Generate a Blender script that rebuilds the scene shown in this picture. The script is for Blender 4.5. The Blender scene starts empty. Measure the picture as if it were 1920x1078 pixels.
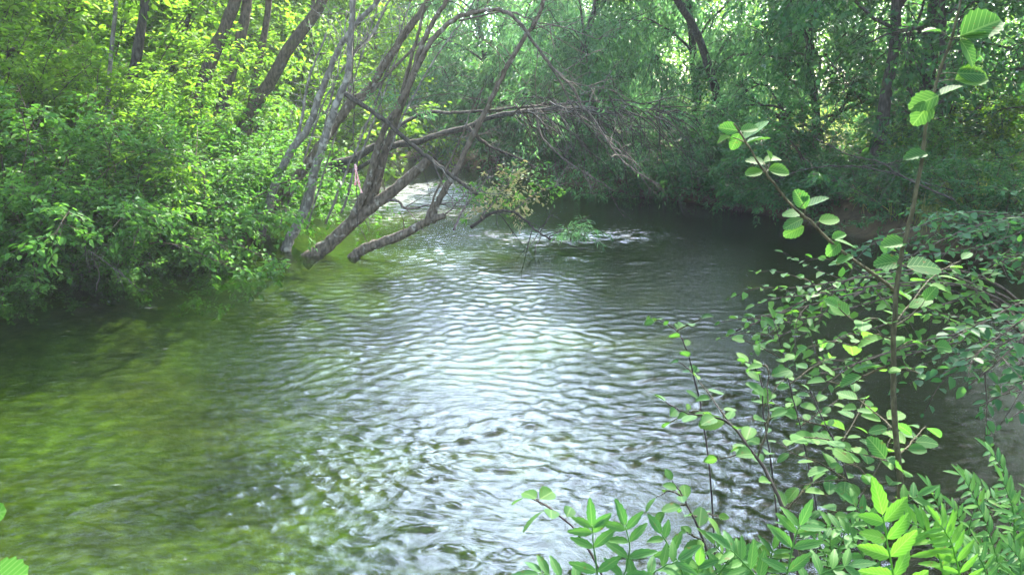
import bpy, math, random
import numpy as np
from mathutils import Vector

# ------------------------------------------------------------------ camera, world, sun, exposure
SC = bpy.context.scene
COL = SC.collection
RNG = np.random.default_rng(11)
R = math.radians
PITCH, CAM_H, FPX = R(12.0), 2.2, 1600.0

cam_d = bpy.data.cameras.new("camera")
cam = bpy.data.objects.new("camera", cam_d)
COL.objects.link(cam)
cam.location = (0, 0, CAM_H)
cam.rotation_euler = (R(90) - PITCH, 0, 0)
cam_d.sensor_width = 36.0
cam_d.lens = 36.0 * FPX / 1920.0
cam_d.clip_start = 0.05
cam_d.clip_end = 2000
SC.camera = cam

SUN_AZ, SUN_EL = R(30), R(46)          # azimuth measured from straight ahead (+Y) towards the right (+X)
w = bpy.data.worlds.new("World")
SC.world = w
w.use_nodes = True
nt = w.node_tree
bg = nt.nodes["Background"]
sky = nt.nodes.new("ShaderNodeTexSky")
sky.sky_type = 'NISHITA'
sky.sun_disc = False
sky.sun_elevation = SUN_EL
sky.sun_rotation = SUN_AZ
sky.air_density = 1.0
sky.dust_density = 1.6
# thin bright cloud drifting over the blue
tcw = nt.nodes.new("ShaderNodeTexCoord"); nzw = nt.nodes.new("ShaderNodeTexNoise")
nzw.inputs['Scale'].default_value = 2.2; nzw.inputs['Detail'].default_value = 6
nt.links.new(tcw.outputs['Generated'], nzw.inputs['Vector'])
rw_ = nt.nodes.new("ShaderNodeValToRGB"); rw_.color_ramp.elements[0].position = .38; rw_.color_ramp.elements[1].position = .62
rw_.color_ramp.elements[1].color = (.5, .5, .5, 1)
nt.links.new(nzw.outputs[0], rw_.inputs[0])
mxw = nt.nodes.new("ShaderNodeMix"); mxw.data_type = 'RGBA'
nt.links.new(rw_.outputs[0], mxw.inputs[0]); nt.links.new(sky.outputs[0], mxw.inputs[6]); mxw.inputs[7].default_value = (5.0, 5.7, 6.6, 1)
# bright sky patch added straight up the river to whiten the water's reflection
def sky_glow(prev, az, el, cos_in, cos_out, colour):
    dv = nt.nodes.new("ShaderNodeVectorMath"); dv.operation = 'DOT_PRODUCT'
    nt.links.new(tcw.outputs['Generated'], dv.inputs[0])
    dv.inputs[1].default_value = (math.sin(az) * math.cos(el), math.cos(az) * math.cos(el), math.sin(el))
    n2 = nt.nodes.new("ShaderNodeTexNoise"); n2.inputs['Scale'].default_value = 5.0; n2.inputs['Detail'].default_value = 7
    nt.links.new(tcw.outputs['Generated'], n2.inputs['Vector'])
    ad = nt.nodes.new("ShaderNodeMath"); ad.operation = 'MULTIPLY_ADD'; ad.inputs[1].default_value = .30; nt.links.new(n2.outputs[0], ad.inputs[0]); nt.links.new(dv.outputs['Value'], ad.inputs[2])
    mr_ = nt.nodes.new("ShaderNodeMapRange"); mr_.inputs[1].default_value = cos_out + .15; mr_.inputs[2].default_value = cos_in + .15
    nt.links.new(ad.outputs[0], mr_.inputs[0])
    mx_ = nt.nodes.new("ShaderNodeMix"); mx_.data_type = 'RGBA'
    nt.links.new(mr_.outputs[0], mx_.inputs[0]); nt.links.new(prev, mx_.inputs[6]); mx_.inputs[7].default_value = (*colour, 1)
    return mx_.outputs[2]
cl = sky_glow(mxw.outputs[2], R(1.5), R(34), .975, .915, (26, 32, 41))
nt.links.new(cl, bg.inputs[0])
bg.inputs[1].default_value = 0.15

sun_d = bpy.data.lights.new("sun", 'SUN')
sun_d.energy = 5.0
sun_d.angle = R(0.5)
sun_d.color = (1.0, 0.94, 0.82)
sun = bpy.data.objects.new("sun", sun_d)
COL.objects.link(sun)
sdir = Vector((math.sin(SUN_AZ) * math.cos(SUN_EL), math.cos(SUN_AZ) * math.cos(SUN_EL), math.sin(SUN_EL)))
sun.rotation_euler = sdir.to_track_quat('Z', 'Y').to_euler()
sun.location = (20, 30, 40)

SC.view_settings.view_transform = 'Standard'
SC.view_settings.look = 'None'
SC.view_settings.exposure = 2.55
SC.view_settings.gamma = 1.0
SC.render.engine = 'CYCLES'
SC.cycles.max_bounces = 10
SC.cycles.diffuse_bounces = 5
SC.cycles.transmission_bounces = 6
SC.cycles.transparent_max_bounces = 8
SC.cycles.sample_clamp_indirect = 6.0

# ------------------------------------------------------------------ helpers
CP, SP = math.cos(PITCH), math.sin(PITCH)
UPV = np.array([0, SP, CP]); FWD = np.array([0, CP, -SP]); RT = np.array([1.0, 0, 0])
CAMP = np.array([0, 0, CAM_H])
ZUP = np.array([0, 0, 1.0])

def at(px, py, Y):
    """the place, Y metres ahead, that lies in the direction of photo pixel (px, py)"""
    d = RT * (px - 960) / FPX + UPV * (539 - py) / FPX + FWD
    return CAMP + d * (Y / d[1])

def unit(a):
    return a / np.maximum(np.linalg.norm(a, axis=-1, keepdims=True), 1e-9)

def smooth(pts, n=6):
    """Catmull-Rom through the points"""
    P = np.asarray(pts, float)
    if len(P) < 3:
        t = np.linspace(0, 1, n + 1)[:, None]
        return P[0] * (1 - t) + P[-1] * t
    A = np.vstack([2 * P[0] - P[1], P, 2 * P[-1] - P[-2]])
    out = []
    for i in range(len(P) - 1):
        p0, p1, p2, p3 = A[i:i + 4]
        for t in np.linspace(0, 1, n, endpoint=False):
            out.append(.5 * ((2 * p1) + (p2 - p0) * t + (2 * p0 - 5 * p1 + 4 * p2 - p3) * t * t + (3 * p1 - p0 - 3 * p2 + p3) * t ** 3))
    out.append(P[-1])
    return np.array(out)

class MB:
    """collects tubes and leaves (all quads) and links them as ONE mesh object"""
    def __init__(s):
        s.v, s.f, s.uv, s.n = [], [], [], 0
    def add(s, v, f, uv=None):
        v = np.asarray(v, float)
        s.v.append(v); s.f.append(np.asarray(f, int) + s.n)
        s.uv.append(np.zeros((len(v), 2)) if uv is None else np.asarray(uv, float))
        s.n += len(v)
    def tube(s, pts, r0, r1, sides=7, rough=0.0, power=1.0):
        P = np.asarray(pts, float); n = len(P)
        T = np.gradient(P, axis=0); T = unit(T)
        ref = np.array([0.3, 0.2, 1.0]) if abs(T[0][2]) < .85 else np.array([1.0, .1, 0])
        A = unit(np.cross(T, ref)); B = np.cross(T, A)
        t = np.linspace(0, 1, n)
        rad = r0 + (r1 - r0) * t ** power
        ang = np.linspace(0, 2 * np.pi, sides, endpoint=False)
        rr = rad[:, None] * (1 + rough * RNG.normal(size=(n, sides)))
        V = P[:, None, :] + rr[..., None] * (np.cos(ang)[None, :, None] * A[:, None, :] + np.sin(ang)[None, :, None] * B[:, None, :])
        idx = np.arange(n * sides).reshape(n, sides)
        a = idx[:-1]; b = np.roll(idx, -1, 1)[:-1]; c = np.roll(idx, -1, 1)[1:]; d = idx[1:]
        F = np.stack([a, b, c, d], -1).reshape(-1, 4)
        L = np.concatenate([[0], np.cumsum(np.linalg.norm(np.diff(P, axis=0), axis=1))])
        uv = np.stack([np.repeat(L[:, None], sides, 1), np.repeat(ang[None] / 6.283, n, 0)], -1).reshape(-1, 2)
        V = V.reshape(-1, 3)
        # closed ends
        e0 = len(V); V = np.vstack([V, P[0] - T[0] * r0 * .3, P[-1] + T[-1] * r1 * .5]); uv = np.vstack([uv, [0, 0], [L[-1], 0]])
        caps = []
        for k in range(0, sides - sides % 2, 2):
            caps.append([e0, idx[0][(k + 2) % sides], idx[0][k + 1], idx[0][k]])
            caps.append([e0 + 1, idx[-1][k], idx[-1][k + 1], idx[-1][(k + 2) % sides]])
        s.add(V, np.vstack([F, caps]), uv)
    def leaves(s, P, D, N, L, W, kind='ovate', fold=.18, curl=.12):
        P = np.asarray(P, float); n = len(P)
        if n == 0: return
        D = unit(np.asarray(D, float)); N = np.asarray(N, float)
        N = unit(N - (N * D).sum(1, keepdims=True) * D + 1e-6)
        S = np.cross(D, N)
        L = np.broadcast_to(np.asarray(L, float), (n,))[:, None, None]
        W = np.broadcast_to(np.asarray(W, float), (n,))[:, None, None]
        curl = (curl * RNG.uniform(-.3, 2.4, n))[:, None, None]; fold = (fold * RNG.uniform(.2, 1.9, n))[:, None, None]
        if kind == 'rhomb':
            tu = np.array([0, .45, 1, .45]); tw = np.array([0, -.5, 0, .5]); tf = [[0, 1, 2, 3]]
        elif kind == 'ovate':
            tu = np.array([0, .22, .62, 1, .62, .22]); tw = np.array([0, -.42, -.40, 0, .40, .42])
            tf = [[0, 1, 2, 3], [0, 3, 4, 5]]
        else:
            # detailed: midrib + serrated margin each side; profile by kind
            m = 13 if kind == 'alder' else 11
            u = np.linspace(0, 1, m)
            if kind == 'alder':
                prof = .5 * np.sin(np.pi * u ** .92) ** .62
                prof[-1] = .10
            else:
                prof = .5 * np.sin(np.pi * u ** .8) ** .8
            ser = np.where(np.arange(m) % 2 == 1, 1.0, .86)
            ser[0] = 1; ser[-1] = 1
            prof = prof * ser
            push = np.where(np.arange(m) % 2 == 1, .03, 0)
            tu = np.concatenate([u, np.clip(u + push, 0, 1), np.clip(u + push, 0, 1)])
            if kind == 'alder':
                tu[m + m - 1] = .97; tu[2 * m + m - 1] = .97
            tw = np.concatenate([np.zeros(m), -prof, prof])
            tf = []
            for i in range(m - 1):
                tf.append([i, i + m, i + m + 1, i + 1]); tf.append([i, i + 1, i + 2 * m + 1, i + 2 * m])
        k = len(tu)
        zz = np.abs(tw) * 2
        if kind in ('alder', 'leaflet'):
            mid = np.concatenate([np.zeros(len(tu) // 3), np.ones(2 * len(tu) // 3)])
            zz = zz + mid * np.where(np.arange(k) % 2 == 1, .05, -.04)
        V = (P[:, None, :] + D[:, None, :] * L * tu[None, :, None] + S[:, None, :] * W * tw[None, :, None]
             + N[:, None, :] * (W * fold * zz[None, :, None] - L * curl * (tu ** 2)[None, :, None]))
        F = (np.arange(n)[:, None, None] * k + np.asarray(tf)[None]).reshape(-1, 4)
        uv = np.tile(np.stack([tu, tw + .5], -1), (n, 1))
        s.add(V.reshape(-1, 3), F, uv)
    def build(s, name, mat, parent=None, shade_smooth=True):
        V = np.vstack(s.v); F = np.vstack(s.f); UV = np.vstack(s.uv)
        me = bpy.data.meshes.new(name)
        me.vertices.add(len(V)); me.vertices.foreach_set('co', V.ravel())
        me.loops.add(F.size); me.loops.foreach_set('vertex_index', F.ravel().astype(np.int32))
        me.polygons.add(len(F)); me.polygons.foreach_set('loop_start', (np.arange(len(F)) * 4).astype(np.int32))
        if shade_smooth:
            me.polygons.foreach_set('use_smooth', np.ones(len(F), bool))
        u = me.uv_layers.new(name='UVMap'); u.data.foreach_set('uv', UV[F.ravel()].ravel())
        me.update(calc_edges=True); me.validate()
        me.materials.append(mat)
        o = bpy.data.objects.new(name, me); COL.objects.link(o)
        if parent is not None: o.parent = parent
        return o

def tag(o, label=None, cat=None, group=None, kind=None):
    if label: o['label'] = label
    if cat: o['category'] = cat
    if group: o['group'] = group
    if kind: o['kind'] = kind
    return o

def thing(name, label, cat, loc=(0, 0, 0), group=None, rz=0.0, sc=1.0):
    o = bpy.data.objects.new(name, None); COL.objects.link(o)
    o.empty_display_size = .2
    o.location = loc; o.rotation_euler = (0, 0, rz); o.scale = (sc,) * 3
    return tag(o, label, cat, group)

def copy_thing(root, label, loc, rz, sc=(1, 1, 1), group=None):
    r = root.copy(); COL.objects.link(r)
    r.location = loc; r.rotation_euler = (0, 0, rz); r.scale = sc
    r['label'] = label
    if group: r['group'] = group
    for ch in list(root.children):
        c = ch.copy(); COL.objects.link(c); c.parent = r
        for g in list(ch.children):
            d = g.copy(); COL.objects.link(d); d.parent = c
    return r

# ------------------------------------------------------------------ materials
def new_mat(name):
    m = bpy.data.materials.new(name); m.use_nodes = True
    t = m.node_tree; t.nodes.clear()
    out = t.nodes.new('ShaderNodeOutputMaterial')
    return m, t, out

def N_(t, typ, **kw):
    n = t.nodes.new(typ)
    for k, v in kw.items(): setattr(n, k, v)
    return n

def ramp(t, stops):
    r = t.nodes.new('ShaderNodeValToRGB')
    e = r.color_ramp.elements
    while len(e) < len(stops): e.new(.5)
    for el, (p, c) in zip(e, stops):
        el.position = p; el.color = (*c, 1)
    return r

def leaf_mat(name, cols, trans=.42, warm=(1.08, 1.18, .55), rough=.5, veins=False):
    m, t, out = new_mat(name)
    g = N_(t, 'ShaderNodeNewGeometry')
    r = ramp(t, [(i / max(1, len(cols) - 1), c) for i, c in enumerate(cols)])
    t.links.new(g.outputs['Random Per Island'], r.inputs[0])
    colr = r.outputs[0]
    nz = N_(t, 'ShaderNodeTexNoise'); nz.inputs['Scale'].default_value = 1.1
    tc = N_(t, 'ShaderNodeTexCoord'); t.links.new(tc.outputs['Object'], nz.inputs['Vector'])
    hs = N_(t, 'ShaderNodeHueSaturation')
    mr = N_(t, 'ShaderNodeMapRange'); mr.inputs[1].default_value = .3; mr.inputs[2].default_value = .7
    mr.inputs[3].default_value = .75; mr.inputs[4].default_value = 1.3
    t.links.new(nz.outputs[0], mr.inputs[0]); t.links.new(mr.outputs[0], hs.inputs['Value'])
    t.links.new(colr, hs.inputs['Color']); colr = hs.outputs[0]
    if veins:
        uv = N_(t, 'ShaderNodeUVMap'); sx = N_(t, 'ShaderNodeSeparateXYZ'); t.links.new(uv.outputs[0], sx.inputs[0])
        a = N_(t, 'ShaderNodeMath', operation='SUBTRACT'); t.links.new(sx.outputs[1], a.inputs[0]); a.inputs[1].default_value = .5
        ab = N_(t, 'ShaderNodeMath', operation='ABSOLUTE'); t.links.new(a.outputs[0], ab.inputs[0])
        # side veins: frac((u - 0.7|w|) * 7) close to 0
        mu = N_(t, 'ShaderNodeMath', operation='MULTIPLY_ADD'); t.links.new(ab.outputs[0], mu.inputs[0]); mu.inputs[1].default_value = -.75
        t.links.new(sx.outputs[0], mu.inputs[2])
        m7 = N_(t, 'ShaderNodeMath', operation='MULTIPLY'); t.links.new(mu.outputs[0], m7.inputs[0]); m7.inputs[1].default_value = 7.5
        fr = N_(t, 'ShaderNodeMath', operation='FRACT'); t.links.new(m7.outputs[0], fr.inputs[0])
        lt = N_(t, 'ShaderNodeMath', operation='LESS_THAN'); t.links.new(fr.outputs[0], lt.inputs[0]); lt.inputs[1].default_value = .16
        l2 = N_(t, 'ShaderNodeMath', operation='LESS_THAN'); t.links.new(ab.outputs[0], l2.inputs[0]); l2.inputs[1].default_value = .03
        mx = N_(t, 'ShaderNodeMath', operation='MAXIMUM'); t.links.new(lt.outputs[0], mx.inputs[0]); t.links.new(l2.outputs[0], mx.inputs[1])
        ms = N_(t, 'ShaderNodeMath', operation='MULTIPLY'); t.links.new(mx.outputs[0], ms.inputs[0]); ms.inputs[1].default_value = .22
        mix = N_(t, 'ShaderNodeMix', data_type='RGBA'); t.links.new(ms.outputs[0], mix.inputs[0]); t.links.new(colr, mix.inputs[6])
        mix.inputs[7].default_value = (.30, .42, .16, 1)
        colr = mix.outputs[2]
        # brown spots and nibbled edges
        sp = N_(t, 'ShaderNodeTexNoise'); sp.inputs['Scale'].default_value = 70; sp.inputs['Detail'].default_value = 3; t.links.new(tc.outputs['Object'], sp.inputs['Vector'])
        sr = ramp(t, [(.66, (0, 0, 0)), (.72, (.8, .8, .8))]); t.links.new(sp.outputs[0], sr.inputs[0])
        m3 = N_(t, 'ShaderNodeMix', data_type='RGBA'); t.links.new(sr.outputs[0], m3.inputs[0]); t.links.new(colr, m3.inputs[6]); m3.inputs[7].default_value = (.10, .075, .03, 1)
        colr = m3.outputs[2]
    p = N_(t, 'ShaderNodeBsdfPrincipled'); p.inputs['Roughness'].default_value = rough
    p.inputs['Specular IOR Level'].default_value = .07 if veins else .14
    t.links.new(colr, p.inputs['Base Color'])
    tr = N_(t, 'ShaderNodeBsdfTranslucent')
    mm = N_(t, 'ShaderNodeMix', data_type='RGBA', blend_type='MULTIPLY'); mm.inputs[0].default_value = 1
    t.links.new(colr, mm.inputs[6]); mm.inputs[7].default_value = (warm[0] * 1.5, warm[1] * 1.5, warm[2] * 1.5, 1)
    t.links.new(mm.outputs[2], tr.inputs['Color'])
    ms = N_(t, 'ShaderNodeMixShader'); ms.inputs[0].default_value = trans
    t.links.new(p.outputs[0], ms.inputs[1]); t.links.new(tr.outputs[0], ms.inputs[2])
    t.links.new(ms.outputs[0], out.inputs[0])
    return m

def bark_mat(name, dark, light, lichen=(.34, .36, .32), lich=.5, moss=(.06, .08, .02), mossy=.35, scale=9):
    m, t, out = new_mat(name)
    tc = N_(t, 'ShaderNodeTexCoord')
    mp = N_(t, 'ShaderNodeMapping'); mp.inputs['Scale'].default_value = (1, 1, .35)
    t.links.new(tc.outputs['Object'], mp.inputs['Vector'])
    n1 = N_(t, 'ShaderNodeTexNoise'); n1.inputs['Scale'].default_value = scale * 3; n1.inputs['Detail'].default_value = 6
    t.links.new(mp.outputs[0], n1.inputs['Vector'])
    r1 = ramp(t, [(.35, dark), (.65, light)]); t.links.new(n1.outputs[0], r1.inputs[0])
    n2 = N_(t, 'ShaderNodeTexNoise'); n2.inputs['Scale'].default_value = scale; n2.inputs['Detail'].default_value = 4
    t.links.new(tc.outputs['Object'], n2.inputs['Vector'])
    r2 = ramp(t, [(1 - lich * .9, (0, 0, 0)), (1 - lich * .9 + .08, (1, 1, 1))]); t.links.new(n2.outputs[0], r2.inputs[0])
    mx = N_(t, 'ShaderNodeMix', data_type='RGBA'); t.links.new(r2.outputs[0], mx.inputs[0]); t.links.new(r1.outputs[0], mx.inputs[6]); mx.inputs[7].default_value = (*lichen, 1)
    n3 = N_(t, 'ShaderNodeTexNoise'); n3.inputs['Scale'].default_value = scale * .45
    t.links.new(tc.outputs['Object'], n3.inputs['Vector'])
    r3 = ramp(t, [(1 - mossy, (0, 0, 0)), (1 - mossy + .15, (.8, .8, .8))]); t.links.new(n3.outputs[0], r3.inputs[0])
    mx2 = N_(t, 'ShaderNodeMix', data_type='RGBA'); t.links.new(r3.outputs[0], mx2.inputs[0]); t.links.new(mx.outputs[2], mx2.inputs[6]); mx2.inputs[7].default_value = (*moss, 1)
    p = N_(t, 'ShaderNodeBsdfPrincipled'); p.inputs['Roughness'].default_value = .9
    p.inputs['Specular IOR Level'].default_value = .2
    t.links.new(mx2.outputs[2], p.inputs['Base Color'])
    b = N_(t, 'ShaderNodeBump'); b.inputs['Strength'].default_value = .8; b.inputs['Distance'].default_value = .02
    t.links.new(n1.outputs[0], b.inputs['Height']); t.links.new(b.outputs[0], p.inputs['Normal'])
    t.links.new(p.outputs[0], out.inputs[0])
    return m

M = {}
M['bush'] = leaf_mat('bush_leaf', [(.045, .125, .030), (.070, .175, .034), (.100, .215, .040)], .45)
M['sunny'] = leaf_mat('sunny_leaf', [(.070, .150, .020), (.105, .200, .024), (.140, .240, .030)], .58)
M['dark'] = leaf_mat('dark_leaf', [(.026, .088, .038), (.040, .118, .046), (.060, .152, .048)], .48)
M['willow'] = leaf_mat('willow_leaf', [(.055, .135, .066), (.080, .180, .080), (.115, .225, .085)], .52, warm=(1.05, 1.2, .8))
M['alder'] = leaf_mat('alder_leaf', [(.028, .090, .028), (.045, .125, .032), (.075, .165, .036)], .45, veins=True, rough=.6)
M['rowan'] = leaf_mat('rowan_leaflet', [(.030, .105, .036), (.046, .138, .038), (.065, .165, .036)], .42, veins=True)
M['lime'] = leaf_mat('lime_leaflet', [(.060, .185, .026), (.075, .205, .028), (.090, .220, .030)], .45, veins=True)
M['dry'] = leaf_mat('dry_leaf', [(.22, .21, .11), (.27, .29, .15), (.12, .20, .07)], .35, warm=(1.1, .9, .5))
M['bark'] = bark_mat('brown_bark', (.035, .028, .020), (.115, .092, .066), lich=.30)
M['pale'] = bark_mat('pale_bark', (.070, .065, .054), (.16, .150, .130), lichen=(.24, .235, .20), lich=.52, mossy=.28)
M['grey'] = bark_mat('willow_bark', (.044, .036, .025), (.130, .108, .080), lichen=(.21, .20, .165), lich=.45, moss=(.07, .085, .03), mossy=.36)
M['darkbark'] = bark_mat('dark_bark', (.022, .020, .016), (.070, .062, .050), lich=.24)
M['dead'] = bark_mat('dead_twig', (.05, .042, .035), (.15, .13, .11), lich=.3, mossy=.1)
M['stem'] = bark_mat('green_stem', (.035, .035, .018), (.085, .080, .042), lich=.2, mossy=.1, scale=30)
M['redstem'] = bark_mat('red_brown_stem', (.055, .028, .020), (.10, .055, .038), lich=.1, mossy=.1, scale=30)
M['shoot'] = bark_mat('green_shoot', (.06, .11, .03), (.10, .17, .05), lich=.05, mossy=.05, scale=30)

# ------------------------------------------------------------------ the river: outline, ground, water
POLY = np.array([(-60, 1.2), (-20, 1.8), (-6, 2.3), (-1, 2.35), (1.2, 2.6), (2.2, 3.3), (3.1, 4.0), (4.3, 5.4), (5.5, 8.0), (6.4, 10.4),
                 (6.9, 12.2), (6.2, 14.6), (5.2, 17.2), (3.6, 19.8), (1.9, 22.4), (.7, 24.6), (-.6, 27.4), (-3.0, 32), (-7, 40), (-11, 50), (-18, 62),
                 (-26, 62), (-16, 46), (-10.5, 34), (-7.6, 27), (-5.9, 20.5), (-4.6, 16.6), (-3.7, 14.4), (-4.2, 13.1), (-4.9, 11.9),
                 (-6.2, 10.8), (-9, 11.0), (-14, 11.6), (-30, 13), (-60, 15)], float)

def river_sd(X, Y):
    """signed distance to the river outline: negative in the water"""
    P = np.stack([X.ravel(), Y.ravel()], -1)
    d = np.full(len(P), 1e9); ins = np.zeros(len(P), bool)
    n = len(POLY)
    for i in range(n):
        a, b = POLY[i], POLY[(i + 1) % n]
        ab = b - a; ap = P - a
        t = np.clip((ap @ ab) / (ab @ ab), 0, 1)
        d = np.minimum(d, np.linalg.norm(ap - t[:, None] * ab, axis=1))
        c = ((a[1] > P[:, 1]) != (b[1] > P[:, 1]))
        with np.errstate(divide='ignore', invalid='ignore'):
            xi = (b[0] - a[0]) * (P[:, 1] - a[1]) / (b[1] - a[1]) + a[0]
        ins ^= c & (P[:, 0] < xi)
    return np.where(ins, -d, d).reshape(X.shape)

_waves = [(RNG.normal(size=2) * f, RNG.uniform(0, 6.28), a) for f, a in [(.25, .3), (.4, .22), (.7, .15), (1.1, .1), (1.9, .06), (3.1, .04)] for _ in range(3)]
def lumps(X, Y):
    h = 0
    for k, ph, a in _waves: h = h + a * np.sin(k[0] * X + k[1] * Y + ph)
    return h

def ground_z(X, Y):
    X = np.asarray(X, float); Y = np.asarray(Y, float)
    sd = river_sd(X, Y)
    l = lumps(X, Y)
    sd2 = sd + l * .45
    land = .75 * (1 - np.exp(-np.maximum(sd2, 0) / .9)) + np.clip(sd2 - 4, 0, 60) * .055 + l * .14 * np.clip(sd2, 0, 1)
    bed = -.10 - .75 * (1 - np.exp(np.minimum(sd2, 0) / 1.6)) + l * .06
    k = np.clip(sd2 / .5 + .5, 0, 1); k = k * k * (3 - 2 * k)
    return bed * (1 - k) + land * k

def gz(x, y):
    return float(ground_z(np.array([[x]]), np.array([[y]]))[0, 0])

def grid_obj(name, X, Y, Z, mat):
    b = MB(); n, m = X.shape
    idx = np.arange(n * m).reshape(n, m)
    F = np.stack([idx[:-1, :-1], idx[:-1, 1:], idx[1:, 1:], idx[1:, :-1]], -1).reshape(-1, 4)
    b.add(np.stack([X, Y, Z], -1).reshape(-1, 3), F, np.stack([X, Y], -1).reshape(-1, 2))
    return b.build(name, mat)

# ground material: silt and algae under water, leaf litter and moss on the banks
m, t, out = new_mat('riverbank_ground')
g = N_(t, 'ShaderNodeNewGeometry'); sx = N_(t, 'ShaderNodeSeparateXYZ'); t.links.new(g.outputs['Position'], sx.inputs[0])
n1 = N_(t, 'ShaderNodeTexNoise'); n1.inputs['Scale'].default_value = 5.5; n1.inputs['Detail'].default_value = 9; n1.inputs['Roughness'].default_value = .72
t.links.new(g.outputs['Position'], n1.inputs['Vector'])
n2 = N_(t, 'ShaderNodeTexNoise'); n2.inputs['Scale'].default_value = .7; n2.inputs['Detail'].default_value = 4
t.links.new(g.outputs['Position'], n2.inputs['Vector'])
bedc = ramp(t, [(.30, (.009, .013, .002)), (.5, (.036, .044, .007)), (.66, (.085, .092, .016))]); t.links.new(n1.outputs[0], bedc.inputs[0])
bed2 = ramp(t, [(.35, (.80, .82, .55)), (.62, (1.0, 1.3, .8))]); t.links.new(n2.outputs[0], bed2.inputs[0])
mb = N_(t, 'ShaderNodeMix', data_type='RGBA', blend_type='MULTIPLY'); mb.inputs[0].default_value = 1
t.links.new(bedc.outputs[0], mb.inputs[6]); t.links.new(bed2.outputs[0], mb.inputs[7])
lanc = ramp(t, [(.3, (.030, .024, .014)), (.52, (.075, .058, .032)), (.7, (.055, .080, .022))]); t.links.new(n1.outputs[0], lanc.inputs[0])
# right pool's darkness painted into the bed colour, green algae on the gravel elsewhere
pool_dark = N_(t, 'ShaderNodeMath', operation='MULTIPLY_ADD'); t.links.new(n2.outputs[0], pool_dark.inputs[0]); pool_dark.inputs[1].default_value = 3.0; t.links.new(sx.outputs[0], pool_dark.inputs[2])
mk = N_(t, 'ShaderNodeMapRange'); mk.inputs[1].default_value = 2.2; mk.inputs[2].default_value = 4.0; t.links.new(pool_dark.outputs[0], mk.inputs[0])
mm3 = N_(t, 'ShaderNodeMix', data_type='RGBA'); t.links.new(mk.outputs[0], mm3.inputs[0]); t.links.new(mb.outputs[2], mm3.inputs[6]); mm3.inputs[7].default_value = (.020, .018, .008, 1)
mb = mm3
mr = N_(t, 'ShaderNodeMapRange'); mr.inputs[1].default_value = -.05; mr.inputs[2].default_value = .08
t.links.new(sx.outputs[2], mr.inputs[0])
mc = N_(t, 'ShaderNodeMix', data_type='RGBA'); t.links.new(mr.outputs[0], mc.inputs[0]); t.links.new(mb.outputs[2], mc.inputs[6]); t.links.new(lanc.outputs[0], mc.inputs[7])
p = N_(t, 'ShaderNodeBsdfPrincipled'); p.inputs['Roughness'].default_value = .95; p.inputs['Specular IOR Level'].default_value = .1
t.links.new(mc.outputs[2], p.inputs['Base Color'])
b = N_(t, 'ShaderNodeBump'); b.inputs['Strength'].default_value = .7; b.inputs['Distance'].default_value = .05
t.links.new(n1.outputs[0], b.inputs['Height']); t.links.new(b.outputs[0], p.inputs['Normal'])
t.links.new(p.outputs[0], out.inputs[0])
M['ground'] = m

gx = np.concatenate([np.linspace(-300, -45, 18), np.linspace(-42, -14, 60), np.linspace(-13.7, 13.7, 138), np.linspace(14, 42, 60), np.linspace(45, 300, 18)])
gy = np.concatenate([np.linspace(-120, -8, 12), np.linspace(-7, 0, 15), np.linspace(.2, 34, 170), np.linspace(34.5, 70, 60), np.linspace(75, 400, 20)])
X, Y = np.meshgrid(gx, gy)
Z = ground_z(X, Y)
Z = np.minimum(Z, 6.0)
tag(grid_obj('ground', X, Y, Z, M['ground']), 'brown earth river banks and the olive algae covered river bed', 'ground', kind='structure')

# water surface: mesh waves + fine bump, fresnel reflection over a see-through tinted body
rows = [1.0]
while rows[-1] < 64: rows.append(rows[-1] + max(.006, .0030 * rows[-1]))
wy = np.array(rows)
sxs = np.concatenate([-np.geomspace(30, .80, 46)[:-1], np.linspace(-.80, .80, 760), np.geomspace(.80, 6, 26)[1:]])
WX = sxs[None, :] * (wy[:, None] * .78 + .4); WY = np.repeat(wy[:, None], len(sxs), 1)
sd = river_sd(WX, WY)

def flow_mask(X, Y):
    """how choppy the water is: a fast tongue down the middle, riffles at the fallen branches and far upstream"""
    cx = np.interp(Y, [0, 4, 8, 12, 16, 20, 24, 28, 34], [.6, .3, -.1, -.6, -1.4, -2.0, -2.6, -3.6, -5.2])
    wd = np.interp(Y, [0, 4, 8, 14, 24], [2.0, 2.1, 2.1, 1.9, 2.2])
    core = np.exp(-((X - cx) / wd) ** 2)
    rif = np.exp(-((X - .6) / 2.6) ** 2 - ((Y - 14.2) / 1.6) ** 2) + .9 * np.exp(-((X + 1.6) / 2.4) ** 2 - ((Y - 25) / 3.5) ** 2)
    near = np.clip((7 - Y) / 4, 0, 1) * np.clip((.2 - X) / 1.5, 0, 1)
    return (.21 + .52 * core) * (1 - .35 * near) + 1.0 * rif

rw = np.random.default_rng(5)
H = np.zeros_like(WX); amp = flow_mask(WX, WY)
wx2 = WX + .10 * np.sin(1.3 * WY + .7 * WX) + .06 * np.sin(3.1 * WX - 2.2 * WY + 1)
wy2 = WY + .12 * np.sin(1.1 * WX + .4 * WY) + .05 * np.sin(2.7 * WX + 2.9 * WY)
for i in range(90):
    lam = .05 * (5.0 ** rw.random())
    k = 6.283 / lam
    th = -math.pi / 2 + rw.normal() * .75
    sl = .036 * (lam / .2) ** -.1
    cut = np.clip((lam / (.0030 * WY) - 3.5) / 4, 0, 1)       # no wave finer than the mesh can carry
    H += cut * sl / k * np.sin(k * (math.cos(th) * wx2 + math.sin(th) * wy2) + rw.random() * 6.283)
sg = H.std() + 1e-6
H = H + .28 * H * H / sg
patch = 1 + .5 * np.sin(.9 * WX + 1.7 * WY) * np.sin(1.6 * WX - .8 * WY + 1) + .35 * np.sin(2.1 * wx2 + .6 * WY + 2) * np.sin(.5 * WX + 3.3 * wy2)
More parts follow.
